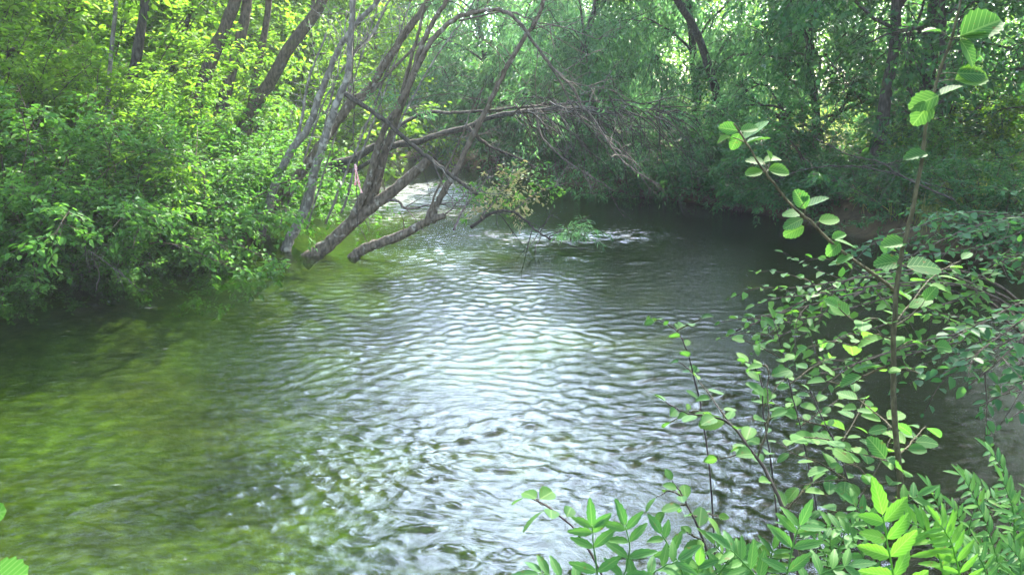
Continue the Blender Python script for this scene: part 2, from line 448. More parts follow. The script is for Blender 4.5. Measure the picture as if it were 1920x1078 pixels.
patch = np.clip(patch, .3, 1.3) * (1 - .75 * np.exp(-((WX - .75) / .42) ** 2 - ((WY - 4.25) / .45) ** 2))
H = H * amp * patch
# the wake line that trails to the lower left, and the humps below the trunks in the stream
def line_wave(x0, y0, x1, y1, width, h):
    d = np.array([x1 - x0, y1 - y0]); L = np.hypot(*d); d /= L
    s = (WX - x0) * d[0] + (WY - y0) * d[1]; q = -(WX - x0) * d[1] + (WY - y0) * d[0] + .06 * np.sin(s * 3.1) + .03 * np.sin(s * 9)
    return h * np.exp(-(q / width) ** 2) * np.clip(s / .4, 0, 1) * np.clip((L - s) / .6, 0, 1) * np.clip(.4 + np.sin(s * 7 + x0) + .5 * np.sin(s * 17), 0, 1)
H += line_wave(-2.75, 4.1, -1.3, 5.5, .035, .006) + line_wave(-2.4, 4.15, -1.0, 5.4, .03, .004) + line_wave(-1.4, 5.4, .2, 6.2, .05, .004)
H += line_wave(-2.2, 12.6, .2, 11.0, .12, .015) + line_wave(-1.0, 13.2, 2.4, 11.9, .14, .015)
chop = np.clip(.55 + .9 * np.sin(2.3 * WX + 1.1 * WY) * np.sin(1.9 * WY - 2.9 * WX + 2), 0, 1.3)
H += .45 * amp * chop * .007 * np.sin(21 * wx2 + 9 * wy2) * np.sin(26 * wy2 - 5 * wx2) * np.clip(12 / WY, 0, 1)
WZ = H * np.clip(-sd / .35, 0, 1)

m, t, out = new_mat('river_water')
g = N_(t, 'ShaderNodeNewGeometry')
mp = N_(t, 'ShaderNodeMapping'); mp.inputs['Scale'].default_value = (.75, 1.15, 1); t.links.new(g.outputs['Position'], mp.inputs['Vector'])
n1 = N_(t, 'ShaderNodeTexNoise'); n1.inputs['Scale'].default_value = 19; n1.inputs['Roughness'].default_value = .62; n1.inputs['Detail'].default_value = 5; n1.inputs['Distortion'].default_value = .4
t.links.new(mp.outputs[0], n1.inputs['Vector'])
b1 = N_(t, 'ShaderNodeBump'); b1.inputs['Strength'].default_value = .30; b1.inputs['Distance'].default_value = .022
t.links.new(n1.outputs[0], b1.inputs['Height'])
fr = N_(t, 'ShaderNodeFresnel'); fr.inputs['IOR'].default_value = 1.333; t.links.new(b1.outputs[0], fr.inputs['Normal'])
gl = N_(t, 'ShaderNodeBsdfGlossy'); gl.inputs['Roughness'].default_value = .012; t.links.new(b1.outputs[0], gl.inputs['Normal'])
tp = N_(t, 'ShaderNodeBsdfTransparent'); tp.inputs['Color'].default_value = (.68, .82, .46, 1)
mx = N_(t, 'ShaderNodeMixShader'); t.links.new(fr.outputs[0], mx.inputs[0]); t.links.new(tp.outputs[0], mx.inputs[1]); t.links.new(gl.outputs[0], mx.inputs[2])
t.links.new(mx.outputs[0], out.inputs[0])
# broken white water where the stream runs over the branches and down the far rapid
geo = g
def gauss2(cx, cy, rx, ry):
    q = N_(t, 'ShaderNodeMapping'); q.vector_type = 'TEXTURE'; q.inputs['Location'].default_value = (cx, cy, 0); q.inputs['Scale'].default_value = (rx, ry, 1)
    t.links.new(geo.outputs['Position'], q.inputs['Vector'])
    l = N_(t, 'ShaderNodeVectorMath', operation='LENGTH'); t.links.new(q.outputs[0], l.inputs[0])
    k = N_(t, 'ShaderNodeMapRange'); k.inputs[1].default_value = 1; k.inputs[2].default_value = .2; t.links.new(l.outputs['Value'], k.inputs[0])
    return k.outputs[0]
mm_ = N_(t, 'ShaderNodeMath', operation='MAXIMUM'); t.links.new(gauss2(.9, 14.6, 2.8, 1.7), mm_.inputs[0]); t.links.new(gauss2(-2.2, 21.5, 3.0, 8.5), mm_.inputs[1])
fm = N_(t, 'ShaderNodeMapping'); fm.inputs['Scale'].default_value = (2.2, 5.5, 1); t.links.new(g.outputs['Position'], fm.inputs['Vector'])
fn = N_(t, 'ShaderNodeTexNoise'); fn.inputs['Scale'].default_value = 1.6; fn.inputs['Detail'].default_value = 8; fn.inputs['Roughness'].default_value = .75; fn.inputs['Distortion'].default_value = .6
t.links.new(fm.outputs[0], fn.inputs['Vector'])
fa = N_(t, 'ShaderNodeMath', operation='MULTIPLY_ADD'); t.links.new(mm_.outputs[0], fa.inputs[0]); fa.inputs[1].default_value = .20; t.links.new(fn.outputs[0], fa.inputs[2])
fk = N_(t, 'ShaderNodeMapRange'); fk.inputs[1].default_value = .655; fk.inputs[2].default_value = .78; fk.inputs[4].default_value = .7; t.links.new(fa.outputs[0], fk.inputs[0])
fd = N_(t, 'ShaderNodeBsdfDiffuse'); fd.inputs['Color'].default_value = (.62, .66, .66, 1)
fx = N_(t, 'ShaderNodeMixShader'); t.links.new(fk.outputs[0], fx.inputs[0]); t.links.new(mx.outputs[0], fx.inputs[1]); t.links.new(fd.outputs[0], fx.inputs[2])
t.links.new(fx.outputs[0], out.inputs[0])
M['water'] = m
tag(grid_obj('water', WX, WY, WZ, M['water']), 'clear rippling river water flowing between the wooded banks', 'water', kind='structure')

# ------------------------------------------------------------------ growing things
def branch_path(p0, d0, length, n=6, wander=.18, droop=0.0, lift=0.0):
    pts = [np.array(p0, float)]; d = unit(np.array(d0, float)); s = length / n
    for i in range(n):
        d = unit(d + RNG.normal(size=3) * wander + np.array([0, 0, lift - droop * (i + 1) / n]))
        pts.append(pts[-1] + d * s)
    return np.array(pts)

def sample_path(P, t):
    f = t * (len(P) - 1); i = int(min(f, len(P) - 2)); a = f - i
    return P[i] * (1 - a) + P[i + 1] * a, unit(P[i + 1] - P[i])

def scatter_leaves(mb, twigs, per, L, W, spread, kind, upness=.8, droop=.3, jit=.6):
    """leaves in little sprays along the twigs"""
    Ps, Ds, Ns = [], [], []
    for tw in twigs:
        n = max(2, int(per * RNG.uniform(.6, 1.4)))
        tt = RNG.uniform(.12, 1.02, n)
        f = np.clip(tt, 0, .999) * (len(tw) - 1); i = f.astype(int); a = (f - i)[:, None]
        p = tw[i] * (1 - a) + tw[i + 1] * a
        d = unit(tw[i + 1] - tw[i])
        side = unit(np.cross(d, ZUP + 1e-3)) * np.where(RNG.random(n) < .5, -1, 1)[:, None]
        Ps.append(p + RNG.normal(size=(n, 3)) * spread)
        Ds.append(d * .6 + side * .8 + RNG.normal(size=(n, 3)) * jit * .6 + np.array([0, 0, -droop]))
        Ns.append(ZUP * upness + RNG.normal(size=(n, 3)) * jit)
    P = np.vstack(Ps); D = np.vstack(Ds); N = np.vstack(Ns)
    sc = RNG.uniform(.65, 1.25, len(P))
    mb.leaves(P, D, N, L * sc, W * sc, kind)

def grow_tree(trunk, r0, r1, n_br, t_lo, spread, leafL, leafW, kind='rhomb', droop=.25, lift=.05, sub=6, twig=5, per=22,
              leafspread=.14, upness=.8, ldroop=.3, sides=8, elev=(.1, .7)):
    """returns wood and leaves for a trunk polyline"""
    wood, fol = MB(), MB()
    T = smooth(trunk, 5)
    wood.tube(T, r0, r1, sides, .05)
    twigs = []
    for b_ in range(n_br):
        t = t_lo + (1 - t_lo) * (b_ + RNG.random()) / n_br
        p, d = sample_path(T, min(t, .99))
        az = b_ * 2.4 + RNG.normal() * .5
        e = RNG.uniform(*elev)
        d0 = np.array([math.cos(az) * math.cos(e), math.sin(az) * math.cos(e), math.sin(e)]) + d * .25
        ln = spread * (1.05 - .55 * (t - t_lo) / max(.01, 1 - t_lo)) * RNG.uniform(.7, 1.15)
        br = branch_path(p, d0, ln, 7, .16, droop, lift)
        rb = (r0 + (r1 - r0) * t) * RNG.uniform(.35, .5)
        wood.tube(br, rb, .012, 5)
        for s_ in range(sub):
            ts = RNG.uniform(.25, 1)
            q, dq = sample_path(br, min(ts, .99))
            sd_ = dq * .7 + RNG.normal(size=3) * .65 + np.array([0, 0, .1])
            sb = branch_path(q, sd_, ln * RNG.uniform(.25, .45), 5, .22, droop * 1.2, 0)
            wood.tube(sb, .016, .005, 4)
            for w_ in range(twig):
                q2, d2 = sample_path(sb, RNG.uniform(.2, .99))
                tw = branch_path(q2, d2 * .6 + RNG.normal(size=3) * .6, RNG.uniform(.35, .8) * min(1, ln * .25 + .3), 4, .25, droop * 1.6, 0)
                wood.tube(tw, .006, .003, 3)
                twigs.append(tw)
    scatter_leaves(fol, twigs, per, leafL, leafW, leafspread, kind, upness, ldroop)
    return wood, fol

def finish_tree(name, label, cat, wood, fol, barkm, leafm, base, group=None):
    """wood and leaves are in world space: shift them to the base"""
    b = np.array(base)
    for mb in (wood, fol): mb.v = [v - b for v in mb.v]
    r = thing(name, label, cat, base, group)
    wood.build('trunk', barkm, r)
    fol.build('crown', leafm, r, False)
    return r

def vtrunk(h, lean=(0, 0), n=6, wob=.12):
    z = np.linspace(-.3, h, n)
    P = np.stack([lean[0] * (z / h) ** 1.3 * np.sign(1) if False else lean[0] * np.clip(z / h, 0, 1), lean[1] * np.clip(z / h, 0, 1), z], -1)
    P[1:, :2] += RNG.normal(size=(n - 1, 2)) * wob
    return P

# ---- background trees: three prototypes each of two kinds, copied with their parts
def proto_tree(name, label, h, r0, spread, leafm, barkm, loc, rz=0.0, group=None, **kw):
    wood, fol = grow_tree(vtrunk(h), r0, .03, spread=spread, **kw)
    r = finish_tree(name, label, 'tree', wood, fol, barkm, leafm, (0, 0, 0), group)
    r.location = loc; r.rotation_euler = (0, 0, rz)
    return r

def place(x, y): return (x, y, gz(x, y) - .05)
G_MID = 'willows across the river'; G_LEFT = 'trees behind the left bank shrubs'; G_RIGHT = 'trees on the right bank'

WK = dict(n_br=26, t_lo=.06, leafL=.18, leafW=.050, droop=.42, lift=.12, sub=7, twig=5, per=26, leafspread=.15, upness=.5, ldroop=.7, elev=(.2, .9))
wil = proto_tree('willow_tree', 'grey green willow at the back behind the fallen arching trunk, left of the river bend', 8.5, .16, 3.3, M['willow'], M['darkbark'], place(-1.0, 31.5), 0.3, G_MID, **WK)
wil2 = proto_tree('willow_tree', 'grey green willow with low sweeping crown directly above the twig tangle at the bend', 8.0, .15, 3.6, M['willow'], M['darkbark'], place(2.4, 26.5), 1.3, G_MID, **WK)
for i, (src, x, y, s, lab) in enumerate([
    (wil, 5.0, 24.5, .95, 'grey green willow right of the twig tangle, its crown hanging over the dark pool'),
    (wil2, 7.2, 20.8, .85, 'low dark willow leaning over the darkest bit of bank behind the sapling side branch'),
    (wil, 4.5, 31.0, 1.15, 'taller willow behind the bend, its crown catching light at the top centre'),
    (wil, -4.5, 38.5, 1.15, 'hazy willow upstream seen between the leaning stems in the river'),
    (wil2, 1.0, 40.0, 1.2, 'faint willow farthest upstream behind the arching dead branch'),
]):
    copy_thing(src, lab, place(x, y), i * 1.9 + .4, (s, s, s), G_MID)

LK = dict(n_br=26, t_lo=.10, leafL=.16, leafW=.085, droop=.18, lift=.05, sub=7, twig=5, per=24, leafspread=.17, upness=.9, ldroop=.3, elev=(-.1, .6))
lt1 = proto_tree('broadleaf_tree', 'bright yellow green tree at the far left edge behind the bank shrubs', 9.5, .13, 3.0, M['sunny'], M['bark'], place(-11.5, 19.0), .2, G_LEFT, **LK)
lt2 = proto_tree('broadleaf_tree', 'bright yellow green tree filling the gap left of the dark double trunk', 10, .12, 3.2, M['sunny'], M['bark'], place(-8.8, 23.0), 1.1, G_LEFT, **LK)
for i, (src, x, y, s, lab) in enumerate([
    (lt1, -6.0, 26.5, 1.0, 'sunlit tree between the double trunk and the big leaning trunk'),
    (lt2, -13.5, 25.0, 1.1, 'light green tree behind the pale slender stem at the upper left'),
    (lt1, -9.0, 30.5, 1.15, 'light green tree in the second row behind the double trunk'),
    (lt2, -5.2, 33.5, 1.0, 'light green tree behind the pale leaning stems at the water'),
    (lt1, -17.0, 30.0, 1.25, 'light green tree deep in the wood at the top left corner'),
    (lt2, -17.5, 20.0, 1.1, 'light green tree beyond the left edge of the shrub bank'),
    (lt2, -12.6, 13.0, 1.45, 'tall tree added just outside the frame to darken the left water reflection'),  # tall unseen trees added to keep bright sky out of the left water
    (lt1, -15.0, 15.0, 1.5, 'tall tree added out of view downstream to darken the left water reflection'),
    (lt2, -18.0, 14.5, 1.5, 'tall tree added out of view, farthest downstream on the left bank'),
    (lt1, -13.0, 37.0, 1.3, 'farthest light green tree in the left wood'),
]):
    copy_thing(src, lab, place(x, y), i * 1.7 + .9, (s, s, s), G_LEFT)

RK = dict(n_br=34, t_lo=.06, leafL=.14, leafW=.07, droop=.2, lift=.04, sub=7, twig=5, per=19, leafspread=.18, upness=.6, ldroop=.4, elev=(-.2, .6))
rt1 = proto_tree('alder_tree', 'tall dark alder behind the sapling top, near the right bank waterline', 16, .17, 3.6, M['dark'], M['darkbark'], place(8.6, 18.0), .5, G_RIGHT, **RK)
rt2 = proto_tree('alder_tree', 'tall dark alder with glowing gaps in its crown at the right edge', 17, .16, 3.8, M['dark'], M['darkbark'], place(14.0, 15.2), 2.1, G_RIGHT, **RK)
for i, (src, x, y, s, lab) in enumerate([
    (rt1, 9.6, 12.5, .95, 'dark alder closest to the right edge of the photo, overhanging the water'),
    (rt2, 7.4, 23.4, 1.0, 'tall dark alder whose crown closes the sky above the dark pool'),
    (rt2, 9.4, 8.2, .95, 'dark alder on the right bank just outside the frame'),
]):
    copy_thing(src, lab, place(x, y), i * 2.3 + .7, (s, s, s), G_RIGHT)

# ---- individual left bank trees with visible trunks
def pix_trunk(pts, Y0, Y1=None, h_top=13.0):
    """trunk through photo pixels, from the ground below its lowest pixel, on upwards beyond the frame"""
    Y1 = Y0 if Y1 is None else Y1
    n = len(pts)
    P = [at(px, py, Y0 + (Y1 - Y0) * i / max(1, n - 1)) for i, (px, py) in enumerate(pts)]
    d = unit(P[1] - P[0]); g0 = gz(P[0][0], P[0][1])
    k = max(0, (P[0][2] - g0 + .3) / max(.3, d[2]))
    base = P[0] - d * np.array([.8, .8, 1]) * k
    base[2] = min(base[2], gz(base[0], base[1]) - .1)
    d2 = unit(P[-1] - P[-2])
    steps = max(3, int((h_top - P[-1][2]) / 1.2)); step = (h_top - P[-1][2]) / steps
    q = P[-1].copy(); ext = []
    for i in range(steps):
        d2 = unit(d2 * np.array([.72, .72, 1]) + np.array([0, 0, .3]) + RNG.normal(size=3) * .05)
        q = q + d2 * step / max(.5, d2[2]); ext.append(q.copy())
    return np.array([base] + P + ext)

def left_tree(name, label, pts, Y0, Y1, r0, h, leafm, barkm, n_br=12, spread=2.2, t_lo=.7, **kw):
    T = pix_trunk(pts, Y0, Y1, h)
    k = dict(LK); k.update(n_br=n_br, t_lo=t_lo, spread=spread); k.update(kw); 
    wood, fol = grow_tree(T, r0, .03, **k)
    return finish_tree(name, label, 'tree', wood, fol, barkm, leafm, tuple(T[0]))

left_tree('alder_tree', 'dark ivy shaded trunk rising alone out of the shrubs at upper left', [(229, 223), (249, 145), (262, 70), (272, 0)], 15.5, 15.5, .11, 13, M['sunny'], M['darkbark'], spread=2.4)
left_tree('alder_tree', 'left stem of the thick double trunk, bending right', [(364, 208), (400, 104), (431, 31), (445, -20)], 17, 17, .145, 14, M['sunny'], M['bark'])
left_tree('alder_tree', 'right stem of the thick double trunk with a sunlit edge', [(428, 150), (440, 110), (452, 68), (464, 0)], 17.2, 17.2, .13, 14, M['sunny'], M['bark'])
left_tree('alder_tree', 'slim straight trunk between the double trunk and the leaning trunk', [(474, 180), (482, 130), (493, 78), (504, 0)], 18, 18, .085, 12, M['sunny'], M['bark'], spread=1.9)
left_tree('alder_tree', 'thick brown trunk leaning right over the pale stems', [(470, 212), (509, 151), (540, 93), (587, 31), (608, -10)], 17.4, 17.0, .145, 12.5, M['sunny'], M['bark'])
left_tree('birch_sapling', 'very slender pale stem standing straight among the upper left shrubs', [(199, 249), (208, 104), (216, 26), (219, -20)], 13.5, 13.5, .035, 7, M['sunny'], M['pale'], n_br=10, spread=.8, t_lo=.6, per=8, sub=4)
left_tree('alder_tree', 'thin dark stem behind the pale slender one at upper left', [(150, 160), (160, 90), (172, 0)], 19, 19, .07, 11, M['sunny'], M['darkbark'], spread=2)
left_tree('alder_tree', 'thin dark stem crossing the gap left of the double trunk', [(300, 215), (318, 140), (345, 60), (362, 0)], 20, 20, .07, 11, M['sunny'], M['darkbark'], spread=2)

# right bank trunks
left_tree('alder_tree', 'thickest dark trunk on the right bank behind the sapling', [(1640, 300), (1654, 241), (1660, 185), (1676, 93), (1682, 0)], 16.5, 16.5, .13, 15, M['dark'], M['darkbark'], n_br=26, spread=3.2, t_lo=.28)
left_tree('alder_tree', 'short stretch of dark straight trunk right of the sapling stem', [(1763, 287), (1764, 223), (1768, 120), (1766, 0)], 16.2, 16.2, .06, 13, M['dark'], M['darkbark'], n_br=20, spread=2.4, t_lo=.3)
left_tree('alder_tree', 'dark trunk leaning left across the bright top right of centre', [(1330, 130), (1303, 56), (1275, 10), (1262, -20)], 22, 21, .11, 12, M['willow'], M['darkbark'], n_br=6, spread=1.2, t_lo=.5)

# ---- left bank shrubs
def make_shrub(h, r, n_stem, leafL, leafW, per, kind='ovate', droop=.28, twigs_per=10):
    wood, fol = MB(), MB(); twigs = []
    for i in range(n_stem):
        az = i * 2.4 + RNG.normal() * .3
        e = R(RNG.uniform(25, 85))
        ln = h * RNG.uniform(.8, 1.25) * (1 + .35 * math.cos(e) * r / h)
        st = branch_path((RNG.normal() * .12, RNG.normal() * .12, -.15), (math.cos(az) * math.cos(e) * r / h * 1.3, math.sin(az) * math.cos(e) * r / h * 1.3, math.sin(e)), ln, 8, .10, droop * 1.1, .05)
        wood.tube(st, RNG.uniform(.010, .022), .004, 5)
        for k in range(twigs_per):
            q, d = sample_path(st, RNG.uniform(.2, .99))
            sd_ = d * .5 + RNG.normal(size=3) * np.array([.8, .8, .35])
            tw = branch_path(q, sd_, RNG.uniform(.25, .75), 4, .18, .22, 0)
            wood.tube(tw, .005, .002, 3); twigs.append(tw)
    scatter_leaves(fol, twigs, per, leafL, leafW, .035, kind, 1.3, .12, .45)
    return wood, fol

def shrub_proto(name, label, leafm, loc, rz, group, barkm=None, cat='shrub', **kw):
    wood, fol = make_shrub(**kw)
    r = thing(name, label, cat, loc, group, rz)
    wood.build('stems', barkm or M['bark'], r); fol.build('foliage', leafm, r, False)
    return r

G_SH = 'leafy shrubs along the left bank'
s1 = shrub_proto('bank_shrub', 'broad leafy shrub dipping its lowest twigs in the water at the left edge', M['bush'], place(-6.3, 11.3), .2, G_SH, h=2.1, r=1.8, n_stem=30, leafL=.095, leafW=.055, per=22, twigs_per=15)
s2 = shrub_proto('bank_shrub', 'low spreading shrub beside the pale leaning stem at the water', M['bush'], place(-4.9, 12.6), 1.0, G_SH, h=1.75, r=1.6, n_stem=28, leafL=.092, leafW=.052, per=22, twigs_per=15)
s3 = shrub_proto('bank_shrub', 'tall yellow green shrub in strong light at the left edge above the broad shrub', M['sunny'], place(-8.2, 13.2), 2.0, G_SH, h=3.1, r=1.9, n_stem=32, leafL=.100, leafW=.058, per=22, twigs_per=17)
for i, (src, x, y, s, lab) in enumerate([
    (s1, -5.5, 12.0, .85, 'leafy shrub in the middle of the left bank, over the dead grey twigs'),
    (s2, -7.4, 11.6, 1.15, 'leafy shrub half cut by the left edge of the photo, at the waterline'),
    (s3, -6.5, 13.6, .85, 'upright shrub below the dark lone trunk'),
    (s1, -5.4, 14.2, .85, 'rounded shrub below the double trunk'),
    (s2, -4.5, 14.6, .95, 'small shrub in deep shade just left of the pale leaning stems'),
    (s3, -6.3, 15.9, .66, 'bushy growth wrapping the feet of the double trunk'),
    (s3, -7.6, 14.6, .8, 'bushy growth at the foot of the dark lone trunk'),
    (s1, -6.5, 10.75, .52, 'small shrub trailing in the water below the broad shrub at the left'),
    (s2, -5.5, 11.35, .55, 'small shrub trailing in the water by the slanting dead twig'),
    (s1, -4.75, 12.15, .5, 'small shrub trailing in the water nearest the pale stems'),
    (s2, -7.6, 10.7, .6, 'small shrub trailing in the water at the very left edge'),
    (s3, -9.6, 15.2, 1.1, 'tall shrub in the top left corner behind the yellow green one'),
    (s1, -7.4, 15.8, 1.1, 'shrub behind the dark lone trunk, half in sun'),
    (s2, -5.6, 17.0, 1.2, 'shrub at the foot of the big leaning trunk'),
    (s1, -9.0, 11.6, 1.0, 'shrub on the left bank just outside the frame'),
    (s3, -10.8, 12.6, 1.0, 'tall shrub on the left bank beyond the frame'),
    (s3, -7.0, 19.5, 1.1, 'far shrub glowing between the lone trunk and the double trunk'),
    (s1, -6.4, 22.5, 1.2, 'shrub on the upstream left bank behind the pale stems'),
]):
    copy_thing(src, lab, place(x, y), i * 1.3, (s, s, s), G_SH)

for i, (x, y, s, lab) in enumerate([
    (-11.5, 16.0, 1.5, 'big bright bush under the trees at the left edge'),
    (-9.2, 19.5, 1.6, 'big bright bush left of the lone dark trunk'),
    (-7.0, 24.0, 1.7, 'big bright bush seen between the double trunk and the leaning trunk'),
    (-12.0, 22.5, 1.7, 'big bright bush deep behind the pale slender stem'),
    (-9.5, 28.0, 1.9, 'big bright bush in the far left wood behind the double trunk'),
    (-15.0, 19.0, 1.7, 'big bright bush past the left edge of the photo'),
]):
    copy_thing(s3, lab, place(x, y), i * 1.9 + .3, (s, s, s), 'tall bushes inside the left wood')

# right and far bank shrubs
G_RS = 'dark shrubs along the right bank'
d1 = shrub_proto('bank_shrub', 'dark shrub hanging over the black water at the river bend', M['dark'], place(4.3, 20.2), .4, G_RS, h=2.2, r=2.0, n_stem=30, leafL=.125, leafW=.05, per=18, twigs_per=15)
for i, (x, y, s, lab) in enumerate([
    (7.0, 12.6, .65, 'low dark shrub dipping into the pool just left of the right edge twigs'),
    (6.6, 14.3, .6, 'low dark shrub in front of the sunlit grass'),
    (5.7, 16.2, .62, 'low dark shrub at the water behind the middle of the sapling side branch'),
    (4.9, 18.2, .7, 'low dark shrub over the pool left of the side branch tip'),
    (3.3, 20.9, .7, 'low dark shrub hiding the bank right of the drooping twigs'),
    (6.0, 17.2, .95, 'dark shrub behind the side branch of the sapling, down at the water'),
    (2.6, 23.2, .85, 'dark shrub under the twig tangle'),
    (1.2, 26.0, .8, 'dark shrub on the point where the rapids come round'),
    (-.4, 29.6, 1.1, 'shrub on the far bank at the head of the rapids'),
    (9.4, 12.0, .8, 'shrub at the right edge above the overhanging twigs'),
]):
    copy_thing(d1, lab, place(x, y), i * 1.1 + .5, (s, s, s), G_RS)

for i, (x, y, s, lab) in enumerate([
    (9.3, 19.5, 1.7, 'tall dark bush left of the thickest right bank trunk'),
    (14.2, 19.0, 1.7, 'tall dark bush at the right edge behind the overhanging twigs'),
    (1.6, 30.0, 1.9, 'tall dark bush on the bend behind the arching trunk'),
    (-2.6, 35.0, 1.9, 'tall dark bush upstream at the end of the visible water'),
]):
    copy_thing(d1, lab, place(x, y), i * 1.3 + .2, (s, s, s), 'tall bushes inside the right wood')

for i, (src, x, y, s, lab) in enumerate([
    (s2, 7.6, 15.4, .75, 'sunlit shrub by the dry yellow grass on the right bank'),
    (s3, 9.4, 17.0, .7, 'sunlit shrub between the right bank trunks'),
    (s2, 8.6, 13.0, .7, 'low sunlit shrub at the waterline near the right edge'),
    (s3, 12.0, 22.5, .9, 'light shrub standing in the clearing behind the right bank'),
    (s3, 15.5, 24.0, .9, 'light shrub in the clearing near the right edge'),
]):
    copy_thing(src, lab, place(x, y), i * 1.7 + .2, (s, s, s), 'sunlit shrubs on the right bank')

# the far wood: one mass of foliage and stems closing every gap
def far_wood(name, label, leafm, cnt, azr, dr, hf, seed):
    rg = np.random.default_rng(seed)
    nc = cnt // 60
    az = R(1) * rg.uniform(*azr, nc); d = rg.uniform(*dr, nc); hh = hf(np.degrees(az))
    cx, cy = d * np.sin(az), d * np.cos(az); cz = ground_z(cx[None], cy[None])[0] + rg.random(nc) ** 1.1 * hh
    P = np.repeat(np.stack([cx, cy, cz], -1), 60, 0) + rg.normal(size=(nc * 60, 3)) * np.array([.9, .9, .55])
    n = len(P); f = MB(); sc = rg.uniform(.7, 1.3, n)
    f.leaves(P, rg.normal(size=(n, 3)) + np.array([0, 0, -.4]), rg.normal(size=(n, 3)) * .7 + ZUP, .30 * sc, .16 * sc, 'rhomb')
    for i in range(90):
        a = R(rg.uniform(*azr)); dd = rg.uniform(*dr); x, y = dd * math.sin(a), dd * math.cos(a); h = float(hf(np.degrees(np.array([a])))[0])
        f.tube(np.array([[x, y, gz(x, y) - .2], [x + rg.normal() * .4, y, gz(x, y) + h * .5], [x + rg.normal() * .8, y, gz(x, y) + h * .9]]), rg.uniform(.08, .2), .03, 5)
    return tag(f.build(name, leafm, None, False), label, 'wood', kind='stuff')
far_wood('far_wood', 'sunlit far wood closing the view behind the left bank trees', M['sunny'], 110000, (-60, -8), (34, 56), lambda a: np.full(len(a), 9.0), 21)
far_wood('far_wood', 'hazy far wood closing the view behind the willows and the right bank', M['sunny'], 120000, (-12, 60), (50, 70), lambda a: np.where(a < 9, 8.5, 11.0), 22)

# ---- leaning willows standing in the river
def pp(pts, Y0, Y1=None, n=5, wob=.006):
    Y1 = Y0 if Y1 is None else Y1
    k = len(pts)
    P = np.array([at(px, py, Y0 + (Y1 - Y0) * i / max(1, k - 1)) for i, (px, py) in enumerate(pts)])
    S = smooth(P, n)
    S[1:-1] += RNG.normal(size=(len(S) - 2, 3)) * wob
    return S

def limb(parent, base, name, path, r0, r1, mat, twigs=0, tl=.8, sides=9, twig_r=.008, leafm=None, per=0):
    mb = MB(); P = path - base
    mb.tube(P, r0 * .84, r1 * .84, sides, .06)
    tws = []
    for i in range(twigs):
        t = RNG.uniform(.3, .98)
        q, d = sample_path(P, t)
        tw = branch_path(q, d * .9 + RNG.normal(size=3) * .6 + np.array([0, 0, .15]), tl * RNG.uniform(.4, 1.2), 5, .16, .05, 0)
        mb.tube(tw, twig_r, .003, 4)
        tws.append(tw)
        for k in range(2):
            q2, d2 = sample_path(tw, RNG.uniform(.3, .95))
            t2 = branch_path(q2, d2 + RNG.normal(size=3) * .6, tl * RNG.uniform(.2, .5), 4, .2, .1, 0)
            mb.tube(t2, twig_r * .5, .002, 3); tws.append(t2)
    o = mb.build(name, mat, parent)
    if leafm and tws:
        f = MB(); scatter_leaves(f, tws, per, .085, .022, .03, 'rhomb', .6, .5, .6)
        f.build('foliage', leafm, parent, False)
    return o

def root_thing(name, label, cat, p, group=None):
    b = np.array(p, float)
    return thing(name, label, cat, tuple(b), group), b

GW = 'willows leaning out of the river'
# the mossy trunk with broken end and two upright stems
b0 = at(570, 492, 12.7)
r, b = root_thing('leaning_willow', 'mossy leaning willow trunk with a blunt broken end and several tall stems rising from it', 'tree', b0, GW)
limb(r, b, 'trunk', pp([(570, 492), (604, 469), (635, 441), (682, 399), (723, 368), (760, 340), (795, 309), (808, 297)], 12.7, 12.9), .145, .07, M['grey'], 5, .7)
limb(r, b, 'stem', pp([(655, 418), (668, 395), (692, 337), (705, 285), (721, 240), (752, 190), (786, 118), (815, 70), (851, 36), (897, 22), (937, 18)], 12.75, 12.2), .075, .03, M['grey'], 7, 1.0)
limb(r, b, 'stem', pp([(683, 395), (700, 345), (719, 290), (734, 250), (760, 180), (788, 92), (805, 55), (832, 10), (850, -30), (900, -140)], 12.8, 12.6), .07, .03, M['grey'], 8, 1.0, leafm=M['willow'], per=14)
limb(r, b, 'stem', pp([(700, 385), (735, 250), (752, 176), (772, 110), (786, 55), (800, 0), (815, -60)], 12.9, 13.2), .045, .02, M['grey'], 6, .8)
limb(r, b, 'branch', pp([(720, 376), (745, 377), (765, 391), (800, 385), (850, 380)], 12.8, 12.6), .03, .012, M['dead'], 5, .5)
limb(r, b, 'branch', pp([(937, 18), (967, 35), (990, 65), (1006, 88), (1034, 124), (1071, 162), (1090, 196), (1113, 223), (1145, 274), (1183, 315), (1238, 348)], 12.2, 12.9), .032, .010, M['dead'], 12, .9)
limb(r, b, 'branch', pp([(1006, 88), (1020, 110), (1048, 150), (1078, 205), (1115, 245), (1160, 270), (1205, 335)], 12.3, 13.2), .018, .006, M['dead'], 10, .8)
limb(r, b, 'branch', pp([(860, 40), (912, 28), (960, 22), (1000, 40), (1050, 50), (1110, 70), (1130, 74)], 12.4, 12.0), .016, .005, M['dead'], 8, .6)
limb(r, b, 'branch', pp([(1064, 155), (1110, 163), (1160, 170)], 12.5, 12.3), .010, .004, M['dead'], 4, .4)

